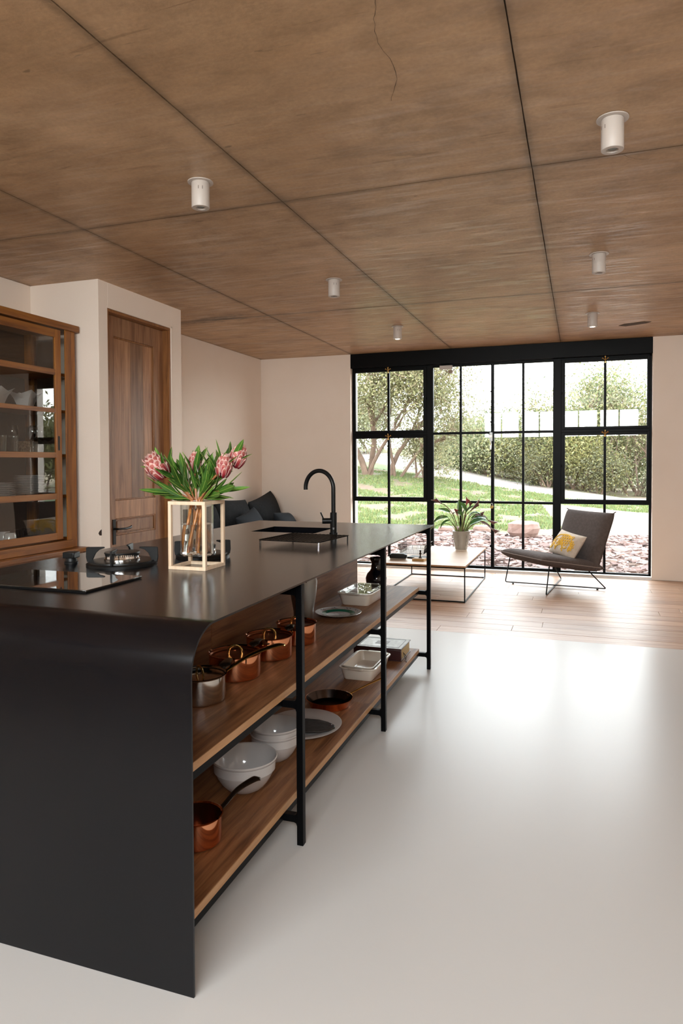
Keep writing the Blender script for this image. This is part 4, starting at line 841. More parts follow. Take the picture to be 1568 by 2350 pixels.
build('seam', sm, 'piping', ch, label='pale seam piping')
build('corner_tab', MB().tube([(-HW-.01, .445, .362), (-HW-.03, .46, .358)], .006, 6).tube([(HW-.01, -.465, .802), (HW+.03, -.475, .81)], .005, 6).tube([(-HW+.01, -.465, .802), (-HW-.015, -.475, .82)], .005, 6), 'chair_fabric', ch)
def rod(pts): build('leg_frame', MB().tube(smoothpath(pts, 1) if 0 else [Vector(p) for p in pts], .0062, 10), 'black_steel', ch)
def rounded(pts, r=.02, n=5):
    P = [Vector(p) for p in pts]; out = [P[0]]
    for a, b_, c in zip(P, P[1:], P[2:]):
        u, v = (a-b_).normalized(), (c-b_).normalized()
        for i in range(n+1): t_ = i/n; out.append((b_+u*r)*(1-t_)**2+b_*2*t_*(1-t_)+(b_+v*r)*t_*t_)
    return out+[P[-1]]
F0 = .0065
rod(rounded([(-.30, .28, .29), (-.37, .37, F0), (.37, -.37, F0), (.30, -.20, .21)]))
rod(rounded([(.37, .31, .29), (.37, .37, F0+.0125), (-.37, -.37, F0+.0125), (-.30, -.20, .21)]))
build('foot_pad', MB().cyl((-.31, .31, 0), .011, .006, 10).cyl((.31, -.31, 0), .011, .006, 10).cyl((.31, .31, 0), .011, .012, 10).cyl((-.31, -.31, 0), .011, .012, 10), 'black_plastic', ch)
# lumbar cushion
def pillow(W, H, T, nu=22, nv=18, pinch=.07):
    mb = MB(); V = []; F = []
    for side in (1, -1):
        n0 = len(V)
        for i in range(nu+1):
            for j in range(nv+1):
                u = -math.cos(math.pi*i/nu); v = -math.cos(math.pi*j/nv)
                e = max(0, 1-u**4)**.5*max(0, 1-v**4)**.5*(1-.35*(u*u+v*v)/2)
                V.append(Vector((W/2*u*(1-pinch*(1-v*v)), side*T/2*e, H/2*v*(1-pinch*(1-u*u)))))
        for i in range(nu):
            for j in range(nv):
                q = (n0+i*(nv+1)+j, n0+(i+1)*(nv+1)+j, n0+(i+1)*(nv+1)+j+1, n0+i*(nv+1)+j+1); F.append(q if side < 0 else q[::-1])
    return mb.add(V, F)
cw, chh, ct = .50, .29, .13
cu_ = thing('lumbar_cushion', 'natural linen cushion with yellow embroidered scrolls on the lounge chair', 'cushion', (-.26, 7.70, 0)); cu_.rotation_mode = 'XYZ'
build('cover', pillow(cw, chh, ct), 'linen', cu_, smooth=60)
em = MB()
def surf(u, v): return Vector((cw/2*u*(1-.07*(1-v*v)), -(ct/2*max(0, 1-u**4)**.5*max(0, 1-v**4)**.5*(1-.35*(u*u+v*v)/2))-.001, chh/2*v*(1-.07*(1-u*u))))
def stroke(pts, r=.0062): em.tube([surf(*p) for p in pts], r, 6)
def spiral(cx_, cy_, r0, turns, a0, sg=1, asp=1.6): return [(cx_+r0*(1-t/40*.85)*math.cos(a0+sg*t/40*turns*6.28)/asp, cy_+r0*(1-t/40*.85)*math.sin(a0+sg*t/40*turns*6.28)) for t in range(41)]
stroke(spiral(-.78, -.42, .38, 1.6, 1.2)); stroke(spiral(-.40, -.10, .46, 1.4, .3, -1)); stroke([(-.84, -.1), (-.72, .25), (-.5, .5), (-.2, .62), (.1, .68), (.35, .6), (.5, .45)], .008)
stroke([(-.42, -.5), (-.36, -.75), (-.28, -.5)], .007); stroke([(-.1, .2), (.02, -.15), (.15, -.42), (.22, -.75)], .008); stroke([(.12, -.6), (.22, -.42), (.34, -.5), (.5, -.35)], .007)
for i in range(5):
    for j in range(4):
        a, b_ = -.18+.17*i-.04*j, .44-.24*j+.03*i
        stroke([(a+.075*math.cos(q*.9), b_+.11*math.sin(q*.9)) for q in range(8)], .0045)
for k in range(5):
    a = -1.3+k*.62; stroke([(.60+.05*math.cos(a), -.15+.06*math.sin(a)), (.60+.19*math.cos(a-.3), -.15+.36*math.sin(a-.3)), (.60+.26*math.cos(a), -.15+.46*math.sin(a)), (.60+.19*math.cos(a+.3), -.15+.36*math.sin(a+.3)), (.60+.05*math.cos(a), -.15+.06*math.sin(a))], .006)
    stroke([(.60+.14*math.cos(a), -.15+.24*math.sin(a)), (.60+.19*math.cos(a), -.15+.33*math.sin(a))], .005)
stroke([(.30, .50), (.48, .44), (.60, .25), (.56, .02)], .007)
build('embroidery', em, 'yellow', cu_, label='yellow embroidered scroll pattern')
fw = Vector((math.cos(FA), math.sin(FA), 0)); sdv = Vector((fw.y, -fw.x, 0))
# local x across the seat, local -y facing forward, tilted back against the backrest
tilt = math.radians(-32); zr = FA+math.pi/2
cu_.rotation_euler = (tilt, math.radians(4), zr-.12)
cu_.location = (-.26+fw.x*(-.15)+sdv.x*(-.02), 7.70+fw.y*(-.15)+sdv.y*(-.02), .453)
# coffee table
tb = thing('coffee_table', 'low coffee table with pale oak top and thin black steel frame', 'table', (-1.475, 7.30, 0))
T_ = lambda n_, m, mt, par=tb, **k: build(n_, m, mt, par, world=True, **k)
tx0, tx1, ty0, ty1, tz = -1.915, -1.035, 6.56, 8.05, .352
MT['table_wood'] = wood('pale_oak_table', (.46, .33, .24), (.56, .43, .33), (.62, .50, .40), 'x', 5, .38, 'World', .03)
T_('tabletop', MB().box(tx0, tx1, ty0, ty1, tz-.016, tz), 'table_wood', bev=.001)
T_('table_edge', MB().box(tx0, tx1, ty0-.0015, ty0-.0002, tz-.016, tz-.001).box(tx1+.0002, tx1+.0015, ty0, ty1, tz-.016, tz-.001), 'shelf_edge', smooth=0, label='warm oak edge band')
q = .011
for x in (tx0, tx1-q):
    for y_ in (ty0, ty1-q): T_('leg', MB().box(x, x+q, y_, y_+q, 0, tz-.0285), 'black_steel')
T_('top_frame', MB().box(tx0, tx1, ty0, ty0+q, tz-.028, tz-.0165).box(tx0, tx1, ty1-q, ty1, tz-.028, tz-.0165).box(tx0, tx0+q, ty0, ty1, tz-.028, tz-.0165).box(tx1-q, tx1, ty0, ty1, tz-.028, tz-.0165), 'black_steel')
T_('base_frame', MB().box(tx0+q, tx1-q, ty0, ty0+q, .001, .012).box(tx0+q, tx1-q, ty1-q, ty1, .001, .012).box(tx0, tx0+q, ty0+q, ty1-q, .001, .012).box(tx1-q, tx1, ty0+q, ty1-q, .001, .012), 'black_steel')
# calla lily
cp = thing('potted_calla_lily', 'potted calla lily with drooping green and bronze leaves on the coffee table', 'plant', (-1.265, 7.74, tz+.0003))
build('saucer', MB().lathe([(0, 0), (.062, 0), (.066, .008), (.066, .012), (0, .010)], n=36), 'cream', cp)
build('pot', MB().lathe([(0, .012), (.064, .012), (.070, .018), (.082, .09), (.094, .17), (.099, .212), (.103, .22), (.099, .223), (.093, .215), (.088, .19), (0, .19)], n=40), 'pot', cp)
hd = MB()
for k in range(6):
    a = k*1.047+.3; 
    for j in range(3): z = .07+.045*j; r2 = .081+z*.10; hd.tube([(math.cos(a)*r2, math.sin(a)*r2, z-.016), (math.cos(a)*(r2+.004), math.sin(a)*(r2+.004), z), (math.cos(a)*r2, math.sin(a)*r2, z+.016)], .005, 6)
build('relief', hd, 'pot', cp)
build('soil', MB().lathe([(.088, .1905), (.05, .197), (0, .195)], n=24), 'soil', cp)
cam_r = Vector((.945, .327, 0)); cam_f = Vector((-.327, .945, 0))
def C2(a, z, dpt=0): return cam_r*a+cam_f*dpt+Vector((0, 0, z))
def calla_leaf(a0, pts, L, W, mat='plant_green', curve=.8, dpt=0., seed=0, dr=None):
    rn = random.Random(seed); P = [C2(a0, .19, dpt*.3)]+[C2(a, z, dpt*(i+1)/len(pts)) for i, (a, z) in enumerate(pts)]; pth = smoothpath(P, 5)
    st = build('leaf_stem', MB().tube(pth, np.linspace(.006, .0032, len(pth)), 7), 'plant_stem', cp)
    d_ = (pth[-1]-pth[-3]).normalized() if dr is None else C2(dr[0], dr[1], rn.uniform(-.3, .3)).normalized()
    sdd = d_.cross(Vector((0, 0, 1))); upv = sdd.cross(d_) if sdd.length > .15 else Vector((-cam_f.x, -cam_f.y, .2))
    if sdd.length > .15: upv = (upv.normalized()-cam_f*rn.uniform(.2, .9)).normalized()
    build('leaf', leafmesh(MB(), pth[-1]-d_*.004, d_, upv, L, W, curve, .35, 9, tw=rn.uniform(-.3, .3), shape=.9), mat, cp)
calla_leaf(-.02, [(-.03, .30), (-.035, .42)], .17, .075, curve=-.1, seed=1, dr=(-.06, 1), dpt=-.03)
calla_leaf(-.03, [(-.08, .33), (-.13, .43)], .15, .07, curve=.5, seed=2, dr=(-.9, .45))
calla_leaf(-.04, [(-.10, .30), (-.16, .375)], .19, .075, curve=1.3, seed=3, dr=(-1, .25), dpt=-.05)
calla_leaf(-.03, [(-.08, .28), (-.14, .345)], .16, .06, curve=1.4, seed=4, dr=(-1, .0), dpt=-.08)
calla_leaf(.00, [(.02, .33), (.04, .45)], .17, .08, curve=1.4, seed=5, dr=(-.25, 1), dpt=-.05)
calla_leaf(.00, [(.00, .30), (-.015, .40)], .14, .08, curve=1.8, seed=6, dr=(-.3, .6), dpt=-.09)
calla_leaf(.02, [(.05, .30), (.07, .385)], .17, .085, curve=2.1, seed=7, dr=(.2, .7), dpt=-.09)
calla_leaf(.03, [(.08, .28), (.12, .36)], .19, .07, curve=1.2, seed=8, dr=(.9, .5))
calla_leaf(.03, [(.08, .26), (.15, .34)], .20, .065, curve=1.1, seed=9, dr=(1, .35), dpt=.05)
calla_leaf(.04, [(.07, .25), (.10, .29)], .18, .08, curve=.5, seed=10, dr=(.85, .55))
calla_leaf(.03, [(.08, .30), (.16, .40)], .17, .045, 'plant_bronze', .9, seed=11, dr=(1, .1), dpt=-.03)
calla_leaf(.04, [(.10, .27), (.20, .33)], .20, .05, 'plant_bronze', .7, seed=12, dr=(1, -.3), dpt=-.06)
calla_leaf(-.01, [(.01, .28), (.02, .35)], .13, .06, curve=.2, seed=13, dr=(.1, 1), dpt=.06)
calla_leaf(.01, [(.04, .32), (.06, .42)], .14, .06, curve=.9, seed=14, dr=(.4, .9), dpt=.04)
for sdx in range(5): # thin arching blades
    pass
def calla_flower(pts, mat, L=.10, seed=0, dr=(0, 1)):
    P = [C2(pts[0][0]*.2, .19)]+[C2(*p) for p in pts]; pth = smoothpath(P, 5); f_ = build('flower_stem', MB().tube(pth, np.linspace(.005, .0035, len(pth)), 7), 'plant_stem' if mat != 'plant_bronze' else 'plant_bronze', cp)
    ax = C2(*dr).normalized(); e1 = ax.cross(cam_f).normalized(); e2 = ax.cross(e1); rings = []
    for i in range(9):
        t_ = i/8; r2 = .005+.019*t_**1.6; ring = []
        for k in range(14):
            a = 2*math.pi*k/14; ext = 1+(.45*t_*t_*max(0, math.cos(a))); ring.append(tuple(pth[-1]+ax*(L*t_*ext)+(e1*math.cos(a)+e2*math.sin(a))*r2*(1+.4*t_*max(0, math.cos(a)))))
        rings.append(ring)
    build('flower', MB().loft(rings, True, False), mat, cp)
calla_flower([(.02, .40), (.055, .50)], 'plant_pink', .075, dr=(.25, 1, -.2)); calla_flower([(-.09, .40), (-.17, .50), (-.215, .525)], 'plant_bronze', .09, dr=(-.7, .45, 0))
calla_flower([(.05, .38), (.10, .44)], 'plant_bronze', .12, dr=(.75, .7, 0)); calla_flower([(-.02, .30), (-.045, .39)], 'plant_pink', .07, dr=(-.1, .7, -.5))
calla_flower([(.13, .36), (.24, .40), (.30, .34)], 'plant_bronze', .08, dr=(.9, -.45, 0)); calla_flower([(.14, .30), (.26, .30), (.33, .25)], 'plant_bronze', .08, dr=(.8, -.5, 0))
calla_flower([(.05, .43), (.095, .49)], 'plant_bronze', .05, dr=(.3, 1, 0)); calla_flower([(.07, .33), (.12, .40), (.19, .41)], 'plant_bronze', .05, dr=(1, 0, 0))
for k, (a, z, a2, z2) in enumerate(((-.20, .30, -.37, .225), (-.19, .305, -.345, .235))):
    build('trailing_stem', MB().tube(smoothpath([C2(-.05, .20), C2(-.11, .28), C2(a, z), C2(a2+.05, z2+.04), C2(a2, z2)], 6), np.linspace(.0035, .0015, 25), 6), 'plant_stem', cp)
# wire basket, brush, little wooden box
wb = thing('wire_basket', 'black wire basket at the left end of the coffee table', 'basket', (-1.72, 7.42, tz)); bw, bh, bz = .15, .20, .105
g = MB(); ring = [(-bw, -bh), (bw, -bh), (bw, bh), (-bw, bh)]
for z, s_ in ((.004, .86), (.07, .96), (bz, 1)): g.tube([(x*s_, y_*s_, z) for x, y_ in ring+ring[:1]], .0028 if z == bz else .0016, 6)
build('rim', g, 'rack', wb)
g = MB()
for i in range(25):
    t_ = -1+2*i/24
    for s_ in (-1, 1): g.tube([(t_*bw*.86, s_*bh*.86, .004), (t_*bw, s_*bh, bz)], .0011, 4)
    g.tube([(t_*bw*.86, -bh*.86, .004), (t_*bw*.86, bh*.86, .004)], .0011, 4)
for i in range(31):
    t_ = -1+2*i/30
    for s_ in (-1, 1): g.tube([(s_*bw*.86, t_*bh*.86, .004), (s_*bw, t_*bh, bz)], .0011, 4)
build('wires', g, 'rack', wb, kind='stuff')
build('handle', MB().tube(arc((0, bh, bz), .045, 0, math.pi, 10), .003, 6), 'rack', wb)
br = thing('black_brush', 'black brush lying bristles down before the wire basket', 'brush', (-1.755, 6.80, tz), .05)
build('back', MB().loft([rr(0, 0, .085, .03, .02, .018), rr(0, 0, .092, .035, .025, .026), rr(0, 0, .090, .033, .025, .056), rr(0, 0, .07, .022, .018, .066)]), 'black_plastic', br)
g = MB()
for i in range(13):
    for j in range(4): g.box(-.08+i*.0125, -.0735+i*.0125, -.024+j*.013, -.018+j*.013, .0003, .018)
build('bristles', g, 'linen', br, kind='stuff')
bk = thing('flat_book', 'flat dark book lying beside the brush on the coffee table', 'book', (-1.585, 6.98, tz), -.2)
build('book_body', MB().box(-.10, .10, -.07, .07, .0003, .016), 'black_plastic', bk, bev=.002)
bx_ = thing('small_wooden_box', 'small honey wood box at the front of the coffee table', 'box', (-1.535, 6.80, tz), -.12)
build('body', MB().box(-.062, .062, -.045, .045, .0003, .022), simple('honey_box', (.55, .33, .12), .5), bx_, bev=.002); build('lid', MB().box(-.062, .062, -.045, .045, .0223, .026), 'linen', bx_, bev=.001)
fg = thing('small_figurine', 'small dark turned figurine standing on the little wooden box', 'figurine', (-1.525, 6.80, tz+.0262))
build('figure', MB().lathe([(0, .0003), (.018, .0003), (.018, .006), (.008, .014), (.006, .03), (.011, .04), (.012, .05), (.006, .06), (.011, .068), (.010, .08), (0, .084)], n=20), 'iron', fg)
# sofa in the far left corner
sf = thing('corner_sofa', 'charcoal fabric sofa along the left wall in the far corner', 'sofa', (-3.65, 7.3, 0))
F_ = lambda n_, m, mt, par=sf, **k: build(n_, m, mt, par, world=True, **k)
F_('base', MB().box(-4.06, -3.10, 6.05, 8.44, .08, .28), 'sofa_fabric', bev=.03, seg=3)
for y0, y1 in ((6.06, 7.24), (7.26, 8.43)): F_('seat_cushion', MB().box(-3.95, -3.08, y0, y1, .285, .45), 'sofa_fabric', bev=.05, seg=4)
F_('back_frame', MB().box(-4.085, -3.93, 6.05, 8.44, .28, .66), 'sofa_fabric', bev=.04, seg=3)
for x in (-4.0, -3.15):
    for y_ in (6.12, 8.36): F_('foot', MB().cyl((x, y_, 0), .02, .08, 12), 'black_plastic')
def loose(name, label, loc, rot, W, H, T, mat, cat='cushion', grp=None):
    o = build(name, pillow(W, H, T, 24, 20, .05), mat, smooth=60); o.location = loc; o.rotation_euler = rot; return tag(o, label, cat, grp)
a9 = math.pi/2
loose('back_cushion', 'big charcoal back cushion slumped in the sofa corner by the window wall', (-3.80, 7.98, .665), (math.radians(-16), math.radians(-7), a9+.12), .86, .54, .26, 'sofa_fabric', grp='charcoal sofa cushions')
loose('back_cushion', 'charcoal back cushion in the middle of the sofa', (-3.84, 7.18, .675), (math.radians(-14), math.radians(3), a9), .80, .50, .24, 'sofa_fabric', grp='charcoal sofa cushions')
loose('back_cushion', 'charcoal back cushion at the pantry end of the sofa', (-3.84, 6.45, .63), (math.radians(-14), 0, a9), .78, .50, .24, 'sofa_fabric', grp='charcoal sofa cushions')
loose('throw_pillow', 'slate blue-grey throw pillow with raised corner, left on the sofa', (-3.52, 7.05, .60), (math.radians(-25), math.radians(-9), a9+.1), .56, .42, .18, 'sofa_blue')
loose('throw_pillow', 'slate blue-grey throw pillow near the window wall on the sofa', (-3.45, 7.85, .575), (math.radians(-30), math.radians(4), a9+.1), .58, .34, .18, 'sofa_blue')
# ------------------------------------------------------------------ garden
def sstep(a, b, x): t_ = max(0., min(1., (x-a)/(b-a))); return t_*t_*(3-2*t_)
def gh(x, y):
    s_ = max(0., min(1., (1.5-x)/10)); yy = min(y, 40)
    return -.06+.085*max(0., yy-13.5)*s_*sstep(13, 17, y)+.02*math.sin(x*1.3+y*.7)*sstep(14, 18, y)
def path_c(x): return 26.4+.40*max(0, -x)+.03*max(0, -x)**2
def gcol(x, y, n):
    stone, sand, grass, dirt, pathc = (.065, .042, .034), (.17, .128, .104), (.10, .12, .05), (.15, .09, .062), (.215, .18, .158)
    lawn = sstep(.2, -1.4, x+(y-16)*.12) if y < 20.5 else sstep(3.2, 2.2, x)*1.
    g = max(0., min(1., (n-.24)*4.2)); c = tuple(a*(1-g)+b*g for a, b in zip(dirt, grass))
    if y < 13.7+.4*math.sin(x*2.1) and x > -3.2-(13.7-y)*.1 or y < 12.2: return stone
    if 12 < y < 14.4 and x <= -2.9: c = sand if n > .35 else stone
    elif y < 20.6: c = tuple(a*(1-lawn)+b*lawn for a, b in zip(sand, c))
    k = abs(y-path_c(x)); pw = 2.0
    if k < pw+.6: w_ = sstep(pw+.6, pw-.2, k); c = tuple(a*(1-w_)+b*w_ for a, b in zip(c, pathc))
    if y > path_c(x)+2.6: c = (.15, .135, .06) if n > .5 else (.2, .15, .10)
    return c
from mathutils import noise as mn
def fnoise(x, y, s_=1.): return .5+.5*mn.fractal(Vector((x*s_, y*s_, 3.1)), 1., 2., 4)
mb = MB()
gx = sorted(set([round(-30+i*.5, 3) for i in range(121)]+[round(-7+i*.2, 3) for i in range(61)])); gy = [8.78+i*.25 for i in range(100)]+[34+i*2. for i in range(20)]
V = [(x, y, gh(x, y)) for y in gy for x in gx]; nx_ = len(gx); F = []; CC = []
for j in range(len(gy)-1):
    for i in range(nx_-1):
        F.append((j*nx_+i, j*nx_+i+1, (j+1)*nx_+i+1, (j+1)*nx_+i)); xm, ym = (gx[i]+gx[i+1])/2, (gy[j]+gy[j+1])/2; CC.append(gcol(xm, ym, fnoise(xm, ym, 1.1)))
mb.v = V; mb.f = F; mb.c = CC
gd = build('garden_ground', mb, 'ground', kind='structure')
build('outer_ground', MB().box(-160, 160, -120, 200, -.4, -.25, (.35, .27, .17)), 'ground', kind='structure', smooth=0)
# flat broken slates: the nearest as single pieces, the rest as one part
def slate_shape(s_, rn):
    n = rn.randint(5, 7); L, W = s_, s_*rn.uniform(.45, .75); pts = []
    for k in range(n): a = 2*math.pi*(k+rn.uniform(-.25, .25))/n; pts.append((L/2*math.cos(a), W/2*math.sin(a)))
    return pts
prot = []
for k in range(10):
    m = MB().prism(slate_shape(1, random), 0, .16, c=[(.15, .09, .07), (.19, .12, .095), (.12, .07, .055), (.22, .155, .125), (.16, .11, .095)][k % 5]); o = build('slate', m, 'slate', gd, smooth=0); prot.append(o)
def rnd_slate(x, y, s_):
    return Matrix.Translation((x, y, gh(x, y)+random.uniform(.0, .02))) @ Matrix.Rotation(random.uniform(0, 6.28), 4, 'Z') @ Matrix.Rotation(random.uniform(-.35, .35), 4, 'X') @ Matrix.Rotation(random.uniform(-.3, .3), 4, 'Y') @ Matrix.Diagonal((s_, s_, s_*.75, 1))
cnt = 0
for k in range(290):
    y = 8.9+(random.random()**1.1)*2.9; x = random.uniform(-.36*y-.6+.3, .115*y); o = prot[k] if k < 10 else prot[k % 10].copy()
    if k >= 10: COL.objects.link(o)
    o.matrix_local = rnd_slate(x, y, random.uniform(.12, .26))
sl = MB(); base_sh = [slate_shape(1, random) for _ in range(14)]; cols = [(c[0]*.62, c[1]*.56, c[2]*.55) for c in [(.23, .14, .115), (.28, .195, .165), (.19, .115, .095), (.33, .26, .225), (.25, .18, .165), (.38, .31, .28), (.12, .075, .065)]]
for k in range(9000):
    y = 8.8+random.random()*5.1; x = random.uniform(-.40*y-.4, .30*y)
    if y > 13.7+.35*math.sin(x*2.1) or (y > 12.2 and x < -3.2): continue
    s_ = random.uniform(.05, .19); m = MB().prism(random.choice(base_sh), 0, .15).xf(rnd_slate(x, y, s_)); sl.add(m.v, m.f, random.choice(cols))
build('slate_bed', sl, 'slate', gd, smooth=0, kind='stuff')
# flat edging rocks at the lawn edge
for k, (x, y, s_) in enumerate(((-3.9, 13.3, .7), (-3.35, 13.45, .55), (-2.95, 13.2, .5), (-2.45, 13.75, .55), (-3.6, 12.7, .45), (-1.9, 14.1, .4), (-4.5, 13.6, .5))):
    n = 9; rings = []
    pr = [(s_*.5*(1+random.uniform(-.2, .2))*math.cos(6.283*i/n), s_*.32*(1+random.uniform(-.2, .2))*math.sin(6.283*i/n)) for i in range(n)]
    for f, z in ((1, -.03), (1.04, .05), (.9, .11)): rings.append([(px*f, py*f, z+random.uniform(-.01, .01)) for px, py in pr])
    o = build('edging_rock', MB().loft(rings), 'boulder', smooth=0, bev=.012); o.location = (x, y, gh(x, y)); o.rotation_euler = (0, 0, random.uniform(-.5, .5))
    tag(o, ['largest flat rock at the left lawn edge', 'flat rock just right of the largest lawn edge rock', 'flat rock left of the door post at the lawn edge', 'flat rock seen behind the potted plant at the lawn edge', 'small flat rock lying before the lawn edge', 'small flat rock at the right end of the lawn edge', 'flat rock at the far left lawn edge'][k], 'rock', 'flat rocks along the lawn edge')
def rock(loc, sx, sy, sz, seed, label):
    m = MB(); N_ = 14; V = []; rn = random.Random(seed)
    rings = []
    for i in range(N_//2+1):
        ph = -math.pi/2+math.pi*i/(N_//2); ring = []
        for k in range(N_):
            a = 6.283*k/N_; d_ = Vector((math.cos(ph)*math.cos(a), math.cos(ph)*math.sin(a), math.sin(ph)))
            e = (abs(d_.x)**3.2+abs(d_.y)**3.2+abs(d_.z)**3.2)**(-1/3.2); q = 1+.16*mn.noise(d_*2.1+Vector((seed, 0, 0)))
            p = d_*e*q; ring.append((p.x*sx*(1+.12*p.z), p.y*sy, p.z*sz+sz*.9))
        rings.append(ring)
    o = build('boulder', m.loft(rings), 'boulder', smooth=0, bev=.01); o.location = loc; tag(o, label, 'rock'); return o
rock((-.99, 13.05, gh(-.99, 13.05)), .285, .26, .165, 3, 'pink sandstone boulder at the edge of the slate bed')
# paving flagstones near the path
for k, (x, y) in enumerate(((3.2, 30.6), (3.6, 30.2), (2.7, 30.4), (4.3, 30.6))):
    o = build('stacked_stone', MB().box(-.35, .35, -.25, .25, -.02, .13), 'boulder', smooth=0, bev=.03); o.location = (x, y, gh(x, y)); o.rotation_euler = (0, 0, k*.7)
    tag(o, ['flat stone', 'flat stone', 'flat stone', 'flat stone'][k]+[' nearest the path below the right hand trees', ' right of centre below the right hand trees', ' leftmost below the right hand trees', ' rightmost below the right hand trees'][k], 'rock', 'flat stones below the right hand trees')
# grass blades
def quads(name, mat, P, par=None, kind='stuff'):
    V, C = P; n = len(V)//4; me = bpy.data.meshes.new(name); me.vertices.add(n*4); me.vertices.foreach_set('co', V.astype(np.float32).ravel())
    me.loops.add(n*4); me.loops.foreach_set('vertex_index', np.arange(n*4, dtype=np.int32)); me.polygons.add(n); me.polygons.foreach_set('loop_start', np.arange(0, n*4, 4, dtype=np.int32)); me.polygons.foreach_set('loop_total', np.full(n, 4, dtype=np.int32))
    me.update(calc_edges=True); ca = me.color_attributes.new('Col', 'FLOAT_COLOR', 'CORNER'); cc = np.ones((n*4, 4), np.float32); cc[:, :3] = np.repeat(C, 4, axis=0); ca.data.foreach_set('color', cc.ravel())
    me.materials.append(MT[mat]); o = bpy.data.objects.new(name, me); COL.objects.link(o); o.parent = par
    if kind: o['kind'] = kind
    return o
pts = []; cl = []
tries = 0
while len(pts) < 42000 and tries < 220000:
    tries += 1
    y = 13.4+random.random()**1.3*14; x = random.uniform(-.36*y-1, .12*y)
    if y < 20.6 and x+(y-16)*.12 > -.5: continue
    if y < 14.2 and x > -3.4: continue
    if x > 2.6 or abs(y-path_c(x)) < 1.9: continue
    if y > path_c(x)+2: continue
    nv = fnoise(x, y, 1.1)
    if nv < .42+random.uniform(-.07, .07): continue
    pts.append((x, y, gh(x, y)-.005)); cl.append(nv)
B = np.array(pts); n = len(B); a = RNG.uniform(0, 6.28, n); hgt = RNG.uniform(.03, .075, n); wd = RNG.uniform(.010, .022, n); ln = RNG.uniform(-.03, .03, (n, 2))
s_ = np.stack([np.cos(a)*wd, np.sin(a)*wd, 0*a], 1); top = B+np.stack([ln[:, 0], ln[:, 1], hgt], 1)
V = np.stack([B-s_, B+s_, top+s_*.25, top-s_*.25], 1).reshape(-1, 3)
ck = np.array([[.135, .175, .062]])*RNG.uniform(.7, 1.25, (n, 1)); ck[:, 0] *= RNG.uniform(.8, 1.35, n)
quads('lawn_grass', 'grass', (V, ck), gd)
# trees
def rv(rn): v = Vector((rn.gauss(0, 1), rn.gauss(0, 1), rn.gauss(0, 1))); return v.normalized()
def tree(name, label, loc, stems, H, spread, nleaf, lsize, colors, seed, depth=4, leaf_spread=.35, lean=None, up=.35, bare=.0, group=None, cat='tree', tr=.10, first=.35):
    rn = random.Random(seed); t = thing(name, label, cat, loc, 0, group); mb = MB(); tips = []
    def grow(p, d, L, r, k):
        n = 4; P = [p]; q = p.copy(); dd = d.copy()
        for i in range(n):
            dd = (dd+rv(rn)*.20+Vector((0, 0, up*.10))).normalized(); q = q+dd*L/n; P.append(q.copy())
            if k >= 2 and (i > 0): tips.append((q.copy(), k))
        mb.tube(P, [r*(1-.35*i/n) for i in range(n+1)], 6 if k < 2 else 4, False)
        if k < depth:
            for c in range(3 if k < 2 else 2+(rn.random() < .5)):
                nd = (dd+rv(rn)*spread+Vector((0, 0, up*.5))).normalized(); j = rn.randint(2, n) if k else rn.randint(3, n); grow(P[j], nd, L*rn.uniform(.58, .80), r*.58, k+1)
    for s0 in stems: grow(Vector((s0[0], s0[1], -.05)), Vector((s0[2], s0[3], 1)).normalized(), H*first, tr*(s0[4] if len(s0) > 4 else 1), 0)
    build('trunk', mb, 'bark', t)
    tp = np.array([list(p) for p, k in tips]); 
    if nleaf and len(tp):
        i = RNG.integers(0, len(tp), nleaf); c = tp[i]+RNG.normal(0, leaf_spread, (nleaf, 3)); n = nleaf
        d1 = RNG.normal(0, 1, (n, 3)); d1 /= np.linalg.norm(d1, axis=1)[:, None]; d2 = np.cross(d1, RNG.normal(0, 1, (n, 3))); d2 /= np.linalg.norm(d2, axis=1)[:, None]
        s_ = lsize*RNG.uniform(.6, 1.3, (n, 1)); V = np.stack([c-d1*s_, c-d2*s_*.38, c+d1*s_, c+d2*s_*.38], 1).reshape(-1, 3)
        cols = np.array(colors)[RNG.integers(0, len(colors), n)]*RNG.uniform(.7, 1.25, (n, 1)); quads('foliage', 'leaf', (V, cols), t)
    return t
OL = [(.17, .165, .075), (.22, .21, .10), (.12, .125, .055), (.26, .22, .13)]; GR = [(.09, .115, .045), (.13, .155, .065), (.065, .085, .035), (.18, .18, .085)]; PA = [(.20, .205, .12), (.24, .235, .145), (.16, .17, .095)]; YE = [(.25, .225, .09), (.20, .19, .07), (.15, .155, .06)]
def G(x, y): return (x, y, gh(x, y))
tree('garden_tree', 'big spreading tree with forked pale trunk behind the left window', G(-7.75, 25.2), [(0, 0, -.18, 0, 1), (.12, .1, .22, .05, .9), (.05, 0, .75, -.1, .6)], 8.6, .95, 42000, .06, OL, 5, 4, .45, up=.15, tr=.13, first=.30)
tree('garden_tree', 'slender leaning tree right of the forked trunk behind the left window', G(-6.95, 25.6), [(0, 0, .25, 0, 1), (.2, 0, -.2, 0, .7), (.45, 0, .6, 0, .6)], 5.8, .95, 9000, .06, OL+PA, 8, 4, .40, up=.15, tr=.10, first=.34)
def tint(cols, seed):
    q = random.Random(seed*7).uniform(.62, 1.4); return [tuple(v*q for v in c) for c in cols]
def bushp(name, label, x, y, H, n, cols, seed, ls=.055, sp=.9, grp=None, up=.25, spread=.30, st=4, first=.30, tr=.05): return tree(name, label, G(x, y), [(random.Random(seed+i).uniform(-.4, .4)*H*.3, random.Random(seed+2*i).uniform(-.2, .2), random.Random(seed*3+i).uniform(-.6, .6), 0, 1) for i in range(st)], H, sp, n, ls, tint(cols, seed), seed, 3, spread, up=up, group=grp, tr=tr, first=first, cat='tree' if H > 3.2 else 'bush')
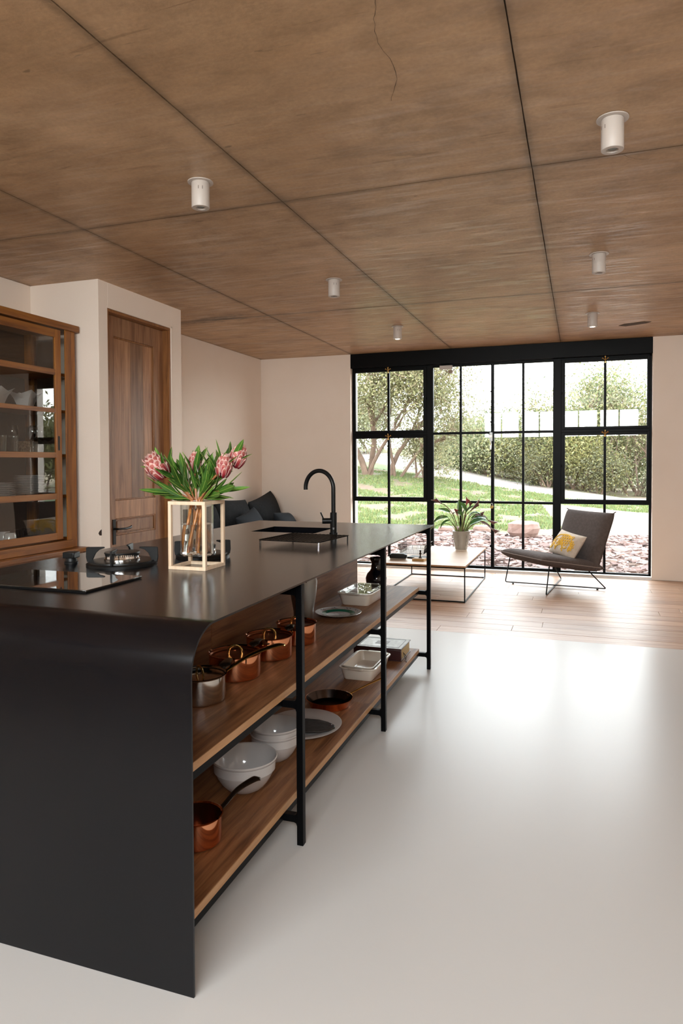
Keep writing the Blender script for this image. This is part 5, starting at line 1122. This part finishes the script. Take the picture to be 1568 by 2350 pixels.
bg = 'trees and bushes beyond the garden path'
bushp('shrub', 'round soft shrub at the end of the lawn behind the left window', -5.75, 26.2, 2.9, 9000, PA+OL, 31, .05, grp=bg)
bushp('shrub', 'pale feathery bush left of the white path in the left door', -5.6, 33.5, 2.9, 12000, PA, 32, .07, grp=bg, spread=.5)
bushp('shrub', 'pale green bush directly behind the left garden door', -3.9, 32.0, 2.9, 15000, PA+GR, 33, .07, grp=bg, spread=.48)
bushp('shrub', 'olive bush right of centre behind the left garden door', -2.35, 31.2, 2.9, 15000, YE+PA, 34, .07, grp=bg, spread=.48)
bushp('shrub', 'dark leaved tree behind the middle of the right garden door', -.95, 30.8, 3.9, 15000, GR+OL, 35, .07, grp=bg, spread=.48)
bushp('shrub', 'yellow flowering bush behind the right edge of the garden door', -.1, 29.8, 3.2, 13000, YE, 36, .065, grp=bg, spread=.42)
bushp('shrub', 'low grey-green bush beside the path behind the right door', -1.3, 29.2, 1.9, 7000, PA+YE, 37, .05, grp=bg, spread=.3)
bushp('garden_tree', 'tall flat-crowned tree behind the left pane of the right window', 0.2, 31.5, 6.4, 14000, GR+OL, 38, .075, grp=bg, spread=.45, st=3, first=.36, tr=.08)
bushp('shrub', 'yellow-green bush by the path behind the right window', .85, 29.4, 2.3, 8000, YE+PA, 39, .055, grp=bg, spread=.34)
bushp('garden_tree', 'many-stemmed tree with bare arching branches behind the right pane', 2.35, 30.4, 4.2, 7000, OL, 40, .06, grp=bg, spread=.45, st=7, first=.42, tr=.055)
bushp('garden_tree', 'tall airy tree at the right edge of the right window', 2.55, 33.5, 6.4, 14000, YE+GR, 41, .075, grp=bg, spread=.5, st=3, first=.34, tr=.08)
bushp('shrub', 'low pale bush under the many-stemmed tree', 3.1, 29.8, 1.3, 5000, PA, 42, .05, grp=bg, spread=.28)
bushp('shrub', 'dense dark bush between the two tall trees of the right window', 1.6, 34.5, 3.4, 13000, GR, 43, .07, grp=bg, spread=.5)
bushp('garden_tree', 'small round-topped tree behind the dark glazing bar of the right door', -1.15, 35.5, 5.6, 9000, GR+YE, 44, .08, grp=bg, spread=.42, st=2)
bushp('shrub', 'hazy grey-green bush far back behind the left garden door', -4.6, 39, 3.0, 12000, PA, 45, .09, grp=bg, spread=.7)
bushp('shrub', 'hazy bush far back behind the forked trunk', -10.8, 36, 4.4, 12000, PA, 46, .09, grp=bg, spread=.8)
bushp('shrub', 'hazy bush far back behind the right window', 1.9, 40, 3.6, 12000, PA+GR, 47, .09, grp=bg, spread=.8)
bushp('shrub', 'hazy bush far back behind the meeting stiles of the doors', -1.9, 38, 3.0, 12000, PA+GR, 48, .09, grp=bg, spread=.7)
for k, (x, y, h_) in enumerate(((7, 30, 4.5), (10.5, 27, 5.5), (14, 31, 5), (18, 27, 5.5), (22, 33, 5), (12, 38, 6), (27, 28, 5.5), (-14, 28, 5), (-18, 33, 5.5), (-22, 27, 5))):
    bushp('shrub', ['dense bush just right of the window view', 'tall bush right of the window view', 'olive bush further right beyond the garden', 'grey-green bush far to the right', 'rightmost bush but one beyond the garden', 'bush far behind on the right', 'rightmost bush beyond the garden', 'bush left of the forked tree', 'bush further left beyond the lawn', 'leftmost bush beyond the lawn'][k], x, y, h_, 5000, [OL, PA, GR, YE][k % 4], 60+k, .13, grp='bushes outside the window view', spread=.6)
